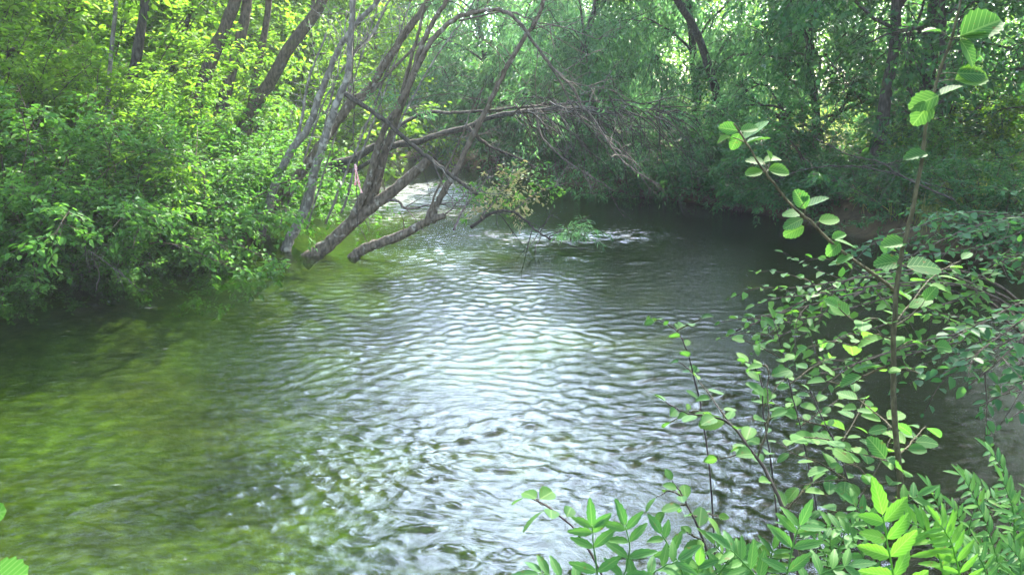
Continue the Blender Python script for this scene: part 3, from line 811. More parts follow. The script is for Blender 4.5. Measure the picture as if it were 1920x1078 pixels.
# the low trunk lying across the stream
b0 = at(660, 486, 12.6)
r, b = root_thing('leaning_willow', 'low willow trunk slanting out of the stream, carrying one long thin stem', 'tree', b0, GW)
limb(r, b, 'trunk', pp([(660, 486), (682, 467), (716, 455), (760, 438), (791, 421), (812, 411), (833, 404)], 12.6, 12.4), .10, .055, M['grey'], 3, .4)
limb(r, b, 'stem', pp([(800, 416), (810, 400), (822, 378), (840, 346), (861, 311), (888, 250), (911, 209), (935, 158), (953, 121), (981, 74), (1004, 42), (1024, -10), (1045, -80)], 12.45, 12.6), .065, .028, M['grey'], 10, .9)
limb(r, b, 'stem', pp([(799, 412), (806, 390), (817, 365), (838, 316), (864, 261), (880, 215), (905, 165)], 12.4, 12.2), .024, .008, M['grey'], 5, .5)
limb(r, b, 'branch', pp([(832, 406), (850, 388), (872, 366), (890, 348)], 12.4, 12.2), .014, .005, M['dead'], 4, .4)

# pale lichen covered stems
b0 = at(535, 470, 13.0)
r, b = root_thing('leaning_willow', 'pale grey willow stem, bare at its foot, curving up beside the shrubs', 'tree', b0, GW)
limb(r, b, 'trunk', pp([(535, 472), (541, 452), (559, 417), (578, 375), (589, 325), (605, 274), (616, 238), (630, 195), (652, 139), (658, 70), (662, 0), (668, -60)], 13.0, 13.3), .10, .045, M['pale'], 10, 1.0)
b0 = at(495, 420, 13.6)
r, b = root_thing('leaning_willow', 'white flecked willow stem leaning right from behind the shrubs', 'tree', b0, GW)
limb(r, b, 'trunk', pp([(490, 440), (508, 370), (526, 322), (550, 278), (577, 241), (597, 188), (614, 144), (633, 95), (660, 55), (700, 10), (740, -50)], 13.6, 13.6), .085, .04, M['pale'], 12, 1.0, leafm=M['bush'], per=8)
limb(r, b, 'stem', pp([(552, 274), (563, 241), (572, 180), (582, 139), (602, 92), (612, 60)], 13.6, 13.8), .034, .012, M['pale'], 4, .6)
b0 = at(480, 440, 13.9)
r, b = root_thing('leaning_willow', 'long dark willow trunk slanting at a steady angle behind the pale stems', 'tree', b0, GW)
limb(r, b, 'trunk', pp([(480, 445), (498, 408), (540, 352), (587, 297), (619, 246), (652, 201), (689, 170), (721, 121), (758, 65), (805, 2), (850, -60)], 13.9, 14.3), .12, .06, M['grey'], 10, 1.1)
limb(r, b, 'stem', pp([(660, 196), (690, 180), (730, 137), (777, 90), (800, 70)], 14.1, 14.0), .04, .02, M['grey'], 5, .7)
limb(r, b, 'stem', pp([(610, 262), (640, 222), (656, 170), (660, 110), (700, 60), (720, 20), (740, -20)], 14.1, 14.6), .05, .02, M['pale'], 6, .7)

for pts in [[(575, 430), (600, 350), (630, 250), (664, 150), (700, 40), (716, -20)], [(610, 420), (650, 320), (690, 230), (730, 120), (764, 20), (780, -30)], [(560, 400), (590, 300), (618, 200), (640, 100), (650, 20)],
            [(640, 400), (672, 300), (712, 200), (742, 110), (770, 40)], [(690, 380), (722, 300), (770, 190), (830, 90), (872, 30), (900, -20)], [(520, 430), (560, 330), (604, 200), (650, 120), (690, 60)]]:
    limb(r, b, 'stem', pp(pts, 13.9, 14.4), RNG.uniform(.018, .030), .010, M['pale'], 8, .7)

# fallen willow arching over the stream
b0 = at(470, 440, 15.5)
r, b = root_thing('fallen_willow', 'dark fallen willow trunk arching across the stream towards the far bank', 'tree', b0)
limb(r, b, 'trunk', pp([(470, 440), (540, 370), (610, 316), (665, 297), (700, 276), (740, 272), (781, 266), (832, 250), (879, 238), (911, 222), (967, 211), (1013, 207), (1060, 203), (1110, 205), (1160, 215)], 15.5, 18.0), .10, .04, M['darkbark'], 14, 1.5)
limb(r, b, 'branch', pp([(735, 268), (744, 240), (777, 220), (809, 211), (851, 212), (911, 208), (960, 203), (1053, 195), (1155, 188), (1210, 196)], 16.4, 18.4), .05, .02, M['darkbark'], 14, 1.4)
limb(r, b, 'branch', pp([(879, 240), (900, 262), (925, 278), (972, 297), (1010, 318)], 16.8, 17.4), .05, .02, M['darkbark'], 8, 1.0)
limb(r, b, 'branch', pp([(610, 316), (660, 320), (700, 300), (735, 278)], 15.8, 16.0), .06, .03, M['darkbark'], 6, .8)
tang = MB()
for i in range(110):
    x0 = 960 + 290 * RNG.random() ** 1.2; q = at(x0, 205 + RNG.normal() * 10, RNG.uniform(16.5, 18.6))
    tw = branch_path(q, (RNG.uniform(.1, .8), RNG.normal() * .4, -.35 + RNG.normal() * .25), RNG.uniform(.8, 2.3), 7, .24, .16, 0)
    tang.tube(tw - b, RNG.uniform(.008, .02), .003, 4)
    for k in range(4):
        q2, d2 = sample_path(tw, RNG.uniform(.2, .95))
        tang.tube(branch_path(q2, d2 + RNG.normal(size=3) * .5, RNG.uniform(.3, .8), 4, .18, .12, 0) - b, .005, .002, 3)
tang.build('twigs', M['darkbark'], r)
tf = MB(); tw = []
for i in range(60):
    q = at(RNG.uniform(960, 1300), RNG.uniform(180, 330), RNG.uniform(16.8, 18.8)); tw.append(branch_path(q, RNG.normal(size=3) + [0, 0, -.6], RNG.uniform(.4, .8), 4, .2, .2, 0) - b)
scatter_leaves(tf, tw, 14, .10, .028, .05, 'rhomb', .5, .6, .6); tf.build('foliage', M['willow'], r, False)
limb(r, b, 'branch', pp([(1005, 205), (1011, 246), (1030, 274), (1067, 306), (1113, 334), (1155, 359)], 16.8, 16.4), .028, .010, M['dead'], 9, .7)

# dead broken branch caught across the stems
b0 = at(647, 176, 12.3)
r, b = root_thing('broken_branch', 'dead broken branch caught slantwise across the willow stems, its lower end split', 'branch', b0)
limb(r, b, 'limb', pp([(647, 176), (684, 200), (717, 223), (744, 247), (777, 275), (805, 297), (835, 320), (862, 342), (895, 365)], 12.35, 12.3), .045, .028, M['darkbark'], 3, .4)
limb(r, b, 'splinter', pp([(805, 296), (828, 318), (850, 345)], 12.3, 12.1), .012, .004, M['pale'])
limb(r, b, 'splinter', pp([(812, 305), (830, 345), (848, 372), (870, 388)], 12.3, 12.1), .010, .004, M['dead'])

# hanging dead vine with a pink ribbon snagged on it
b0 = at(663, 440, 12.2)
r, b = root_thing('hanging_vine', 'thin dark vine hanging straight down before the pale stems', 'vine', b0)
limb(r, b, 'vine_stem', pp([(663, 70), (660, 140), (664, 200), (662, 260), (667, 320), (669, 380), (670, 425)], 12.2, 12.2), .010, .007, M['darkbark'], 6, .35, 5, .005)
m, t, out = new_mat('pink_ribbon')
p = N_(t, 'ShaderNodeBsdfPrincipled'); p.inputs['Base Color'].default_value = (.62, .28, .26, 1); p.inputs['Roughness'].default_value = .6
nz = N_(t, 'ShaderNodeTexNoise'); nz.inputs['Scale'].default_value = 14; rr_ = ramp(t, [(.42, (.70, .58, .52)), (.55, (.55, .10, .10))]); t.links.new(nz.outputs[0], rr_.inputs[0]); t.links.new(rr_.outputs[0], p.inputs['Base Color'])
t.links.new(p.outputs[0], out.inputs[0])
rib = MB()
for pts, wd in ([(666, 308), (669, 325), (673, 345), (678, 362)], .03), ([(666, 308), (667, 328), (666, 348)], .025):
    P = pp(pts, 12.17, 12.12, 4, .004) - b
    S = np.tile(np.array([.8, .5, 0]) * wd / 2, (len(P), 1)) * (1 + .4 * np.sin(np.arange(len(P)) * 1.1))[:, None]
    V = np.vstack([P - S, P + S, P + S + np.array([0, .004, 0]), P - S + np.array([0, .004, 0])]); n = len(P)
    F = []
    for i in range(n - 1):
        F += [[i, i + 1, n + i + 1, n + i], [2 * n + i, 2 * n + i + 1, 3 * n + i + 1, 3 * n + i], [n + i, n + i + 1, 2 * n + i + 1, 2 * n + i], [3 * n + i, 3 * n + i + 1, i + 1, i]]
    rib.add(V, F)
rb = rib.build('ribbon', m); bb = np.array(b); rb.location = tuple(bb)
tag(rb, 'pink and white ribbon snagged on the hanging vine', 'ribbon')

# drift branch stranded in the riffle with sunlit leaves
b0 = at(962, 398, 13.9)
r, b = root_thing('drift_branch', 'stranded drift branch in the riffle carrying sunlit yellow brown leaves', 'branch', b0)
limb(r, b, 'limb', pp([(883, 426), (902, 412), (920, 401), (945, 396), (968, 400), (990, 418), (1009, 435), (1032, 450)], 13.6, 13.3), .035, .016, M['darkbark'], 14, .7)
limb(r, b, 'limb', pp([(851, 431), (862, 405), (881, 373), (905, 345), (925, 330)], 13.2, 14.0), .022, .008, M['dead'], 8, .7)
limb(r, b, 'limb', pp([(962, 398), (985, 378), (1008, 362), (1040, 350), (1066, 342)], 13.8, 14.2), .014, .005, M['dead'], 6, .5)
limb(r, b, 'limb', pp([(900, 412), (930, 372), (948, 352), (960, 340)], 13.6, 14.2), .016, .005, M['dead'], 8, .6)
f = MB(); tw = []
for i in range(34):
    q = at(RNG.normal(938, 30), RNG.normal(372, 22), RNG.uniform(13.4, 14.4)); tw.append(branch_path(q, RNG.normal(size=3), .35, 3, .3, .1, 0) - b)
scatter_leaves(f, tw, 16, .075, .038, .05, 'ovate', .8, .2, .6); f.build('dry_leaves', M['dry'], r, False)
f = MB(); tw = []
for i in range(26):
    q = at(RNG.normal(930, 40), RNG.normal(350, 16), RNG.uniform(13.4, 14.6)); tw.append(branch_path(q, RNG.normal(size=3), .4, 3, .3, .1, 0) - b)
for i in range(8):
    q = at(RNG.uniform(985, 1060), RNG.uniform(345, 365), 14); tw.append(branch_path(q, RNG.normal(size=3), .3, 3, .3, .1, 0) - b)
scatter_leaves(f, tw, 12, .08, .035, .05, 'ovate', .8, .2, .6); f.build('green_leaves', M['bush'], r, False)

b0 = at(1085, 446, 13.4)
r, b = root_thing('willow_tuft', 'feathery tuft of willow leaves trailing on the water below the riffle', 'plant', b0)
f, wd = MB(), MB(); tw = []
for i in range(26):
    t_ = branch_path((RNG.normal() * .08, RNG.normal() * .08, -.05), (RNG.normal() * .6, RNG.normal() * .4, .9), RNG.uniform(.3, .5), 5, .1, .45, 0)
    wd.tube(t_, .006, .002, 3); tw.append(t_)
scatter_leaves(f, tw, 26, .11, .014, .015, 'rhomb', .4, .7, .5)
wd.build('stems', M['stem'], r); f.build('foliage', M['willow'], r, False)

# dead twigs trailing into the water under the left shrubs
for i, (pts, Y0, lab) in enumerate([
    ([(165, 470), (200, 492), (235, 520), (258, 540)], 10.2, 'grey dead twig slanting into the water under the broad shrub'),
    ([(150, 395), (162, 430), (158, 470), (170, 510)], 10.4, 'bent bare stick among the shrub stems left of the slanting twig'),
    ([(180, 545), (186, 515), (176, 490), (195, 480)], 10.0, 'crooked pale twig poking up from the water at the left'),
]):
    b0 = at(*pts[-1], Y0)
    r, b = root_thing('dead_twig', lab, 'twig', b0)
    limb(r, b, 'limb', pp(pts, Y0), .013, .006, M['darkbark'], 5, .3, 6, .005)
for pts, Y0, Y1, lab in [([(1530, 260), (1590, 290), (1650, 305), (1700, 335)], 12, 11.4, 'bare grey bough reaching out over the right pool'),
                         ([(1450, 340), (1500, 320), (1570, 312), (1640, 318)], 14, 13, 'thin bare bough below the grey one at the right pool')]:
    b0 = at(*pts[-1], Y1)
    r, b = root_thing('dead_bough', lab, 'branch', b0)
    limb(r, b, 'limb', pp([*pts, (1790, pts[-1][1] + 40)], Y0, Y1), .010, .018, M['darkbark'], 8, .5, 6, .006)

# ---- ground cover on the banks (nobody could count it)
def ground_cover(name, label, cnt, xr, yr, leafm, hmax, L, W, sdmin=.05, sdmax=6, kind='rhomb', seed=3):
    rg = np.random.default_rng(seed)
    x = rg.uniform(*xr, cnt); y = rg.uniform(*yr, cnt)
    s = river_sd(x[None], y[None])[0]; k = (s > sdmin) & (s < sdmax); x, y = x[k], y[k]
    z = ground_z(x[None], y[None])[0]
    n = len(x)
    P = np.stack([x, y, z + rg.random(n) ** 1.6 * hmax], -1)
    D = rg.normal(size=(n, 3)) + np.array([0, 0, .5]); Nn = rg.normal(size=(n, 3)) * .6 + ZUP
    f = MB(); sc = rg.uniform(.6, 1.3, n); f.leaves(P, D, Nn, L * sc, W * sc, kind)
    return tag(f.build(name, leafm, None, False), label, 'undergrowth', kind='stuff')
ground_cover('undergrowth', 'low green undergrowth covering the left bank between the shrubs', 60000, (-16, -3), (10, 34), M['bush'], .5, .10, .05, seed=3)
ground_cover('undergrowth', 'low dark undergrowth covering the far and right bank', 70000, (-3, 16), (9, 36), M['dark'], .45, .10, .035, seed=4)
def grass(name, label, cx, cy, rx, ry, cnt, leafm, L):
    x = cx + RNG.normal(size=cnt) * rx; y = cy + RNG.normal(size=cnt) * ry
    s = river_sd(x[None], y[None])[0]; k = s > .02; x, y = x[k], y[k]; n = len(x)
    P = np.stack([x, y, ground_z(x[None], y[None])[0] - .02], -1)
    f = MB(); sc = RNG.uniform(.5, 1.2, n)
    f.leaves(P, RNG.normal(size=(n, 3)) * .3 + ZUP, RNG.normal(size=(n, 3)), L * sc, .018 * sc, 'rhomb', 0, .25)
    return tag(f.build(name, leafm, None, False), label, 'grass', kind='stuff')
M['meadow'] = leaf_mat('meadow_grass', [(.10, .18, .04), (.17, .23, .06), (.26, .27, .10)], .45)
ground_cover('meadow_grass', 'pale sunlit meadow grass glimpsed through the right bank trees', 60000, (9, 34), (21.5, 50), M['meadow'], .8, .34, .03, 1.5, 40, seed=9)
grass('bank_grass', 'dry yellow green grass lit by sun on the right bank', 7.2, 14.0, .5, .6, 1300, M['meadow'], .6)

# ------------------------------------------------------------------ foreground plants
def leaf_at(px, py, Y, lpx, ang, face=.35, toward=0.0, wr=.8):
    """one leaf: base at a photo direction, length in photo pixels, axis angle in the picture plane"""
    p = at(px, py, Y); L = lpx / FPX * Y * RNG.uniform(.78, 1.0)
    a = R(ang)
    d = RT * math.cos(a) + UPV * math.sin(a) - FWD * toward
    nrm = ZUP * (1 - face) - FWD * face + RNG.normal(size=3) * .12
    return p, d, nrm, L, L * wr

def sprig(mb_w, mb_l, path, leafL, wr, gap, r0, r1, kind='alder', start=.08, upn=.9, jit=.35, sides=6):
    """stem with alternate leaves on short stalks"""
    mb_w.tube(path, r0, r1, sides)
    ln = np.linalg.norm(np.diff(path, axis=0), axis=1).sum()
    n = max(2, int(ln * (1 - start) / gap))
    Ps, Ds, Ns, Ls = [], [], [], []
    for i in range(n + 1):
        t = start + (1 - start) * i / n
        q, d = sample_path(path, min(t, .995))
        s_ = unit(np.cross(d, ZUP) + 1e-4) * (1 if i % 2 else -1)
        dd = d * (.45 if i < n else 1) + s_ * .85 * (0.1 if i == n else 1) + RNG.normal(size=3) * jit * .6 + np.array([0, 0, .08])
        dd = unit(dd)
        pe = q + dd * leafL * .16
        mb_w.tube(np.array([q, (q + pe) / 2 + [0, 0, .002], pe]), .0012, .0008, 4)
        Ps.append(pe); Ds.append(dd + np.array([0, 0, -.12])); Ns.append(ZUP * upn - FWD * .25 + RNG.normal(size=3) * jit); Ls.append(leafL * RNG.uniform(.45, 1.25) * (1 - .25 * t))
    Ls = np.array(Ls)
    mb_l.leaves(np.array(Ps), np.array(Ds), np.array(Ns), Ls, Ls * wr, kind, .14, .16)

def snap(path, stem):
    """start the shoot on the stem it grows from"""
    q = stem[np.argmin(np.linalg.norm(stem - path[0], axis=1))]
    return path + (q - path[0]) * np.linspace(1, 0, len(path))[:, None]

GA = 'alder saplings on the near bank'
# the tall sapling with one long side branch
YS = 2.05
base = at(1690, 1180, 1.95)
r, b = root_thing('alder_sapling', 'tallest alder sapling, its stem forked with a long bare side branch to the left', 'sapling', base)
mbs, ml = MB(), MB()
main = pp([(1690, 1180), (1690, 1000), (1686, 880), (1676, 760), (1676, 660), (1681, 540), (1692, 470), (1712, 390), (1728, 300), (1740, 215), (1760, 140), (1788, 60), (1805, -10), (1812, -60)], 1.95, 2.1, 5, .001)
mbs.tube(main - b, .0085, .0022, 8)
mbs.build('stem', M['stem'], r)
side = pp([(1678, 545), (1640, 515), (1590, 480), (1555, 452), (1520, 415), (1475, 375), (1445, 335), (1425, 310), (1400, 268), (1385, 245), (1376, 232)], 2.05, 1.95, 4, .001)
mb2 = MB(); mb2.tube(side - b, .0046, .0016, 6); 
LV = [(1800, 70, 95, 25, .55), (1800, 75, 60, -50, .5), (1795, 70, 75, 10, .1), (1795, 138, 62, 0, .75), (1790, 150, 80, 5, .55), (1760, 180, 60, 200, .75), (1745, 192, 55, 232, .7), (1760, 180, 55, 20, .05),
      (1740, 290, 45, 185, .3), (1765, 60, 40, 170, .05), (1700, 455, 60, 190, .35), (1690, 490, 60, 185, .35), (1700, 500, 75, 5, .4),
      (1384, 245, 42, 170, .8), (1386, 250, 40, 245, .85), (1388, 246, 36, 12, .6), (1372, 258, 34, 190, .3), (1392, 262, 62, 35, .03),
      (1436, 308, 42, 165, .4), (1432, 304, 36, 20, .3), (1440, 318, 52, -8, .55), (1430, 322, 38, 190, .4), (1400, 268, 50, 20, .05), (1445, 300, 20, 110, .2),
      (1510, 392, 48, 118, .85), (1512, 388, 58, 20, .06), (1505, 400, 46, 175, .35), (1508, 425, 46, 200, .55), (1506, 410, 48, 205, .3), (1535, 415, 48, 6, .5), (1508, 380, 22, 80, .2),
      (1575, 455, 44, 225, .85), (1565, 450, 46, -12, .15), (1560, 448, 32, 20, .3), (1600, 480, 40, 200, .4)]
for st in (0,):
    rows_ = [leaf_at(x, y, 2.02, l, a, fc) for x, y, l, a, fc in LV]
    for p_, d_, n_, l_, w_ in rows_:
        ml.leaves((p_ - b)[None], d_[None], n_[None], l_, w_, 'alder', .16, .12)
        # petiole back to the nearest stem point
        cand = np.vstack([main, side]); q = cand[np.argmin(np.linalg.norm(cand - p_, axis=1))]
        if np.linalg.norm(q - p_) < .12: mb2.tube(np.array([q, (q + p_) / 2 + [0, 0, .002], p_]) - b, .0014, .001, 4)
mb2.build('branch', M['stem'], r)
# leafy lower side shoots of this sapling
mw = MB()
for pts in [[(1676, 640), (1640, 630), (1600, 650), (1560, 640), (1520, 650)], [(1676, 680), (1630, 700), (1590, 720), (1555, 715)], [(1678, 600), (1640, 590), (1605, 600), (1575, 580)],
            [(1678, 620), (1720, 560), (1750, 520), (1800, 490)], [(1678, 600), (1705, 590), (1730, 570)], [(1676, 660), (1710, 640), (1745, 650)], [(1678, 800), (1640, 770), (1600, 740)],
            [(1684, 860), (1710, 830), (1735, 800)], [(1685, 880), (1650, 860), (1600, 850), (1550, 825), (1510, 820)], [(1686, 900), (1640, 900), (1600, 870), (1560, 880)], [(1677, 700), (1700, 690), (1722, 700)]]:
    sprig(mw, ml, snap(pp(pts, 2.0, 2.0 + RNG.uniform(-.25, .3), 4, .001), main) - b, .064, .74, .033, .003, .0012)
mw.build('shoots', M['stem'], r)
ml.build('foliage', M['alder'], r, False)

def sapling(name, label, stem_pts, Y0, Y1, shoots, leafL, gap, r0, leafm=None, stemm=None, wr=.72, kind='alder', group=GA):
    path = pp(stem_pts, Y0, Y1, 5, .001); b = path[0].copy()
    r = thing(name, label, 'sapling', tuple(b), group)
    ws, wl, wf = MB(), MB(), MB()
    sprig(ws, wf, path - b, leafL, wr, gap, r0, .0012, kind, start=.35)
    ws.build('stem', stemm or M['darkbark'], r)
    for pts in shoots:
        sprig(wl, wf, snap(pp(pts, Y0 + (Y1 - Y0) * .6, Y1 + RNG.uniform(-.15, .15), 4, .001), path) - b, leafL, wr, gap, .0026, .001, kind)
    if shoots: wl.build('shoots', stemm or M['stem'], r)
    wf.build('foliage', leafm or M['alder'], r, False)
    return r

sapling('alder_sapling', 'sapling with a black bowed stem and leaves spreading left over the sparkling water', [(1500, 1200), (1495, 1050), (1470, 960), (1440, 890), (1405, 840), (1370, 795), (1330, 780), (1290, 775), (1250, 755)], 2.0, 2.2,
        [[(1420, 860), (1440, 790), (1438, 740), (1440, 690), (1420, 685)], [(1370, 800), (1350, 770), (1330, 740), (1310, 715)], [(1400, 835), (1380, 850), (1350, 860)], [(1470, 950), (1500, 920), (1520, 905)], [(1330, 780), (1300, 770), (1260, 790)]], .058, .045, .0065)
sapling('alder_sapling', 'thin upright sapling whose drooping tip stands against the bright water', [(1350, 1200), (1336, 950), (1320, 800), (1300, 700), (1285, 650), (1268, 620), (1240, 602), (1222, 600)], 2.6, 2.8, [[(1300, 700), (1290, 690), (1275, 680)], [(1268, 622), (1290, 610), (1310, 600)]], .055, .085, .003)
sapling('alder_sapling', 'spindly sapling with pairs of small leaves between the bowed stem and the tall sapling', [(1475, 1210), (1460, 1000), (1445, 860), (1432, 780), (1428, 720), (1415, 690), (1400, 680)], 2.5, 2.5, [[(1430, 760), (1450, 730), (1470, 712)], [(1430, 790), (1460, 770), (1480, 765)]], .055, .06, .003)
sapling('alder_sapling', 'small sapling in front of the glare with a nodding leafy tip', [(1365, 1180), (1340, 1080), (1318, 1010), (1300, 968), (1280, 930), (1262, 905)], 1.7, 1.8, [[(1300, 970), (1330, 965), (1350, 970)], [(1290, 945), (1260, 950), (1240, 965)], [(1280, 930), (1255, 920), (1235, 930)], [(1318, 1010), (1290, 1000)]], .05, .04, .004)
sapling('alder_sapling', 'short sapling bending left with one round leaf at its tip, at the bottom centre', [(1160, 1150), (1110, 1040), (1070, 985), (1035, 955), (1010, 940)], 1.6, 1.6, [[(1035, 955), (1010, 940), (990, 932)]], .055, .055, .003, wr=.85)

sapling('alder_sapling', 'low bushy sapling whose shoots fan out just left of the tall stem', [(1620, 1160), (1610, 1000), (1590, 900), (1565, 830), (1540, 780), (1520, 735)], 2.3, 2.5,
        [[(1590, 900), (1540, 870), (1490, 850), (1460, 830)], [(1600, 950), (1640, 880), (1665, 830), (1680, 800)], [(1570, 840), (1600, 790), (1620, 750)], [(1590, 900), (1560, 900), (1500, 910)], [(1550, 800), (1510, 790), (1480, 775)], [(1610, 990), (1650, 950), (1700, 930)], [(1605, 960), (1560, 950), (1520, 960)]], .066, .034, .004)
sapling('alder_sapling', 'leafy shoot rising between the spindly sapling and the small leaved shrub', [(1545, 1160), (1530, 950), (1500, 800), (1480, 720), (1465, 650), (1450, 600)], 2.9, 3.1,
        [[(1495, 780), (1460, 760), (1420, 745)], [(1480, 720), (1520, 690), (1560, 670)], [(1470, 670), (1430, 650), (1400, 640)], [(1500, 800), (1540, 770), (1570, 750)]], .06, .045, .0035)

# leafy shrub sprays reaching in from the right
def spray_shrub(name, label, bpt, targets, Y0, Y1, leafL, gap, group, leafm, n_side=3, side_len=.4):
    b = np.array(bpt, float); r = thing(name, label, 'shrub', tuple(b), group)
    wb, wf = MB(), MB()
    for (px, py, Y) in targets:
        e = at(px, py, Y); mid = (b + e) / 2 + np.array([0, 0, .35 * np.linalg.norm(e - b) * .5]) + RNG.normal(size=3) * .08
        path = smooth([b, mid, e], 7)
        wb.tube(path - b, .012, .003, 6)
        for k in range(n_side):
            q, d = sample_path(path, RNG.uniform(.45, .98))
            sp = branch_path(q, d * .6 + RNG.normal(size=3) * np.array([.6, .6, .3]), side_len * RNG.uniform(.6, 1.2), 5, .12, .15, 0)
            sprig(wb, wf, sp - b, leafL, .70, gap, .003, .001, 'ovate')
        sprig(wb, wf, path[len(path) // 2:] - b, leafL, .62, gap * 1.3, .004, .001, 'ovate')
    wb.build('branches', M['bark'], r); wf.build('foliage', leafm, r, False)
    return r
GS = 'shrubs overhanging the water from the right'
spray_shrub('overhanging_shrub', 'leafy shrub reaching low over the brown shallows from the right edge', (5.9, 7.6, .5), [(1600, 470, 7.2), (1680, 430, 7.5), (1740, 480, 7), (1800, 440, 7.2), (1850, 500, 6.8), (1900, 430, 7.3), (1620, 520, 6.8), (1880, 400, 7.4), (1760, 415, 7.8), (1820, 470, 7.0)], 6, 7, .090, .05, GS, M['dark'], 5, .6)
spray_shrub('overhanging_shrub', 'leafy shrub in mid air right of the tall sapling stem', (4.4, 5.0, .5), [(1750, 650, 4.2), (1800, 690, 4.3), (1850, 640, 4.5), (1900, 690, 4.3), (1820, 720, 4.2), (1880, 740, 4.1), (1770, 700, 4.2), (1910, 620, 4.6), (1840, 760, 4.2), (1900, 780, 4.0)], 4, 5, .078, .045, GS, M['dark'], 5, .45)
spray_shrub('overhanging_shrub', 'small leaved shrub left of the tall sapling, with a few yellow lit leaves', (3.9, 5.4, .3), [(1400, 600, 4.6), (1440, 560, 4.7), (1480, 540, 4.8), (1440, 640, 4.5), (1500, 600, 4.6), (1560, 640, 4.5), (1600, 690, 4.4), (1540, 700, 4.3), (1380, 620, 4.6)], 4, 5, .070, .045, GS, M['bush'], 6, .4)

# pinnate plants (rowan) along the bottom right
def frond(name, parent, path, n_pair, leafL, leafW, leafm, face=.3):
    f_ = MB()
    f_.tube(path, .0022, .0010, 5)
    Ps, Ds, Ns, Ls = [], [], [], []
    for i in range(n_pair):
        t = .22 + .72 * i / max(1, n_pair - 1)
        q, d = sample_path(path, min(t, .99))
        nr = unit(ZUP * (1 - face) - FWD * face + RNG.normal(size=3) * .08)
        s_ = unit(np.cross(d, nr))
        for sg in (-1, 1):
            Ps.append(q); Ds.append(d * .55 + s_ * sg * .85 + RNG.normal(size=3) * .06); Ns.append(nr + RNG.normal(size=3) * .12)
            Ls.append(leafL * (1 - .35 * abs(t - .45)) * RNG.uniform(.9, 1.08))
    q, d = path[-1], unit(path[-1] - path[-2])
    Ps.append(q); Ds.append(d); Ns.append(ZUP * (1 - face) - FWD * face); Ls.append(leafL * .95)
    Ls = np.array(Ls)
    f_.leaves(np.array(Ps), np.array(Ds), np.array(Ns), Ls, Ls * leafW, 'leaflet', .16, .14)
    return f_.build(name, leafm, parent, False)

def rowan(label, bpx, fronds, Y, leafL, leafm=None, wr=.36, npair=6, group='rowan seedlings along the bottom edge'):
    b = at(*bpx, Y); r = thing('rowan_seedling', label, 'plant', tuple(b), group)
    st = MB(); g0 = b.copy(); g0[2] = min(b[2] - .25, gz(b[0], b[1]))
    st.tube(smooth([g0 - b, (g0 - b) * .5 + [.01, 0, 0], np.zeros(3)], 4), .005, .0025, 6); st.build('stem', M['stem'], r)
    for fr in fronds:
        pts, face = fr[0], (fr[1] if len(fr) > 1 else .35)
        dY = fr[2] if len(fr) > 2 else 0.0
        frond('leaf', r, pp([bpx] + pts, Y, Y + dY, 4, .0006) - b, npair, leafL, wr, leafm or M['rowan'], face)
    return r

rowan('large lime green pinnate leaf standing upright at the lower right', (1690, 1260), [([(1682, 1130), (1668, 1040), (1655, 965)], .75)], 1.15, .062, M['lime'], .42, 6)
rowan('bright fern like pinnate leaves just right of the large lime one', (1790, 1200), [([(1770, 1080), (1740, 1000), (1700, 975)], .6), ([(1800, 1090), (1785, 1020), (1765, 985)], .6)], 1.3, .05, M['lime'], .26, 9)
rowan('seedling with narrow paired leaflets left of the large lime leaf', (1470, 1200), [([(1475, 1090), (1490, 1010), (1500, 985)], .55), ([(1430, 1100), (1400, 1060), (1370, 1030)], .4), ([(1510, 1110), (1550, 1070), (1590, 1060)], .4)], 1.45, .058, M['rowan'], .36, 5)
rowan('seedling of pinnate leaves rising over the bright glare at the bottom', (1130, 1200), [([(1122, 1090), (1112, 1010), (1110, 985)], .55), ([(1165, 1100), (1180, 1030), (1172, 985)], .5), ([(1090, 1110), (1040, 1080), (1010, 1075)], .4), ([(1180, 1110), (1230, 1070), (1270, 1050)], .4)], 1.4, .055, M['rowan'], .36, 5)
rowan('seedling between the glare and the narrow leaflets with fresh pale leaves', (1300, 1190), [([(1290, 1110), (1270, 1050), (1240, 1000)], .5), ([(1330, 1110), (1360, 1060), (1390, 1040)], .4), ([(1300, 1100), (1310, 1060)], .4)], 1.5, .048, M['rowan'], .45, 5)
rowan('seedling at the right edge with layered pinnate leaves', (1890, 1150), [([(1870, 1050), (1840, 960), (1810, 900)], .4), ([(1900, 1040), (1900, 960), (1880, 900)], .45), ([(1840, 1060), (1780, 1000), (1720, 940)], .35), ([(1930, 1060), (1960, 990), (1990, 950)], .35), ([(1880, 1080), (1850, 1030), (1790, 1010)], .35), ([(1900, 1060), (1930, 1000), (1910, 960)], .4)], 2.0, .055, M['rowan'], .27, 11)
rowan('low seedling in the bottom right corner below the layered one', (1880, 1240), [([(1860, 1130), (1840, 1050), (1800, 1020)], .45), ([(1900, 1130), (1915, 1060), (1890, 1020)], .4), ([(1930, 1150), (1960, 1080), (1990, 1060)], .4)], 1.5, .042, M['rowan'], .26, 11)
rowan('seedling half hidden behind the large lime leaf', (1640, 1150), [([(1620, 1050), (1590, 1000), (1550, 985)], .35), ([(1650, 1050), (1680, 960), (1720, 930)], .35), ([(1640, 1050), (1625, 980), (1600, 945)], .4)], 1.9, .06, M['rowan'], .36, 6)

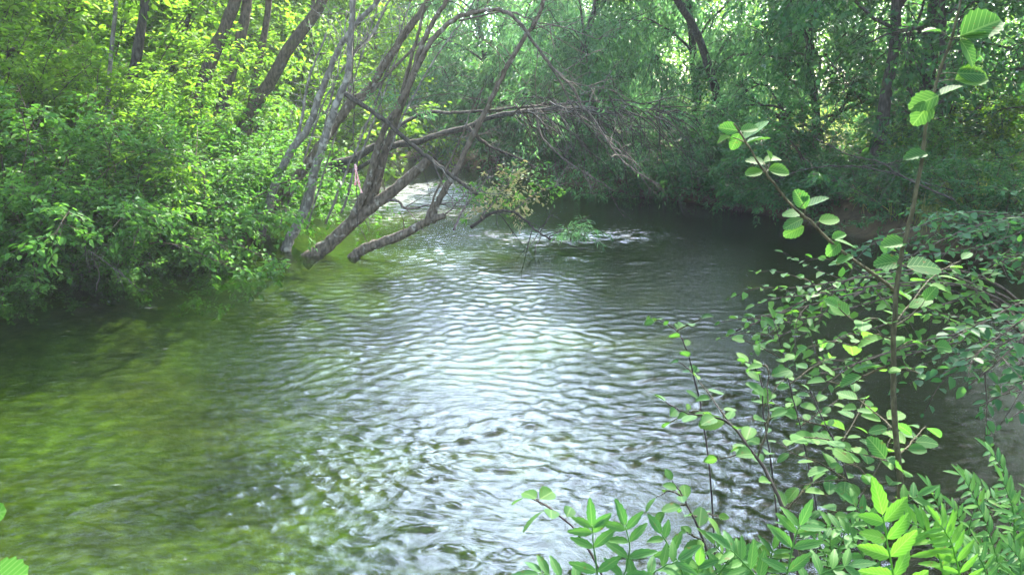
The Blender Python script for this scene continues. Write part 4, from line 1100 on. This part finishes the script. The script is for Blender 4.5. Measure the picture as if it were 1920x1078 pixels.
for lab, bx, by, Y, L, lm, frs in [
    ('layered seedling between the big lime leaf and the right edge, one row back', 1790, 1120, 2.3, .05, M['rowan'], [([(1780, 1030), (1760, 950), (1740, 910)], .4), ([(1810, 1030), (1830, 950), (1870, 930)], .4), ([(1770, 1040), (1720, 980), (1690, 960)], .35), ([(1800, 1040), (1800, 980), (1785, 950)], .5)]),
    ('seedling at the water edge behind the narrow leaflets', 1560, 1120, 2.2, .045, M['rowan'], [([(1550, 1050), (1520, 1000), (1480, 985)], .35), ([(1570, 1040), (1590, 990), (1620, 975)], .4), ([(1560, 1050), (1555, 1000)], .45)]),
    ('topmost seedling at the right edge, its leaves before the dark water', 1910, 1060, 2.6, .055, M['rowan'], [([(1900, 960), (1880, 880), (1850, 840)], .4), ([(1930, 960), (1950, 900), (1980, 870)], .4), ([(1890, 970), (1840, 910), (1800, 890)], .35)]),
    ('fresh seedling low between the sapling with a nodding tip and the narrow leaflets', 1400, 1200, 1.6, .05, M['alder'], [([(1390, 1110), (1370, 1060), (1340, 1020)], .45), ([(1420, 1110), (1440, 1060), (1450, 1030)], .45), ([(1380, 1120), (1330, 1080), (1300, 1075)], .4)]),
]:
    rowan(lab, (bx, by), frs, Y, L, lm, .30, 9)

# round leaves at the bottom left corner
b = at(-60, 1250, 1.0)
r = thing('butterbur_plant', 'plant with two big round leaves peeking into the bottom left corner', 'plant', tuple(b))
st, lf = MB(), MB()
for (px, py, l, a, fc) in [(-60, 985, 80, 25, .7), (-50, 1095, 115, 12, .5), (-60, 1060, 80, 150, .5)]:
    p_, d_, n_, l_, w_ = leaf_at(px, py, 1.0, l, a, fc, 0, .95)
    lf.leaves((p_ - b)[None], d_[None], n_[None], l_, w_ * 1.1, 'alder', .05, .05)
    st.tube(smooth([np.zeros(3), (p_ - b) * .5 + [0, -.01, .01], p_ - b], 4), .003, .002, 6)
st.build('stem', M['shoot'], r); lf.build('foliage', M['lime'], r, False)

# ------------------------------------------------------------------ moist air with light hanging in it
hz = MB()
hv = [(-70, -12, -2.2), (70, -12, -2.2), (70, 75, -2.2), (-70, 75, -2.2), (-70, -12, 24), (70, -12, 24), (70, 75, 24), (-70, 75, 24)]
hz.add(hv, [[3, 2, 1, 0], [4, 5, 6, 7], [0, 1, 5, 4], [1, 2, 6, 5], [2, 3, 7, 6], [3, 0, 4, 7]])
m, t, out = new_mat('haze_air')
v = N_(t, 'ShaderNodeVolumePrincipled'); v.inputs['Color'].default_value = (.86, .96, 1, 1); v.inputs['Density'].default_value = .0009; v.inputs['Anisotropy'].default_value = .35
t.links.new(v.outputs[0], out.inputs['Volume'])
tag(hz.build('haze', m, None, False), 'thin moist air between the camera and the far trees', 'haze', kind='stuff')
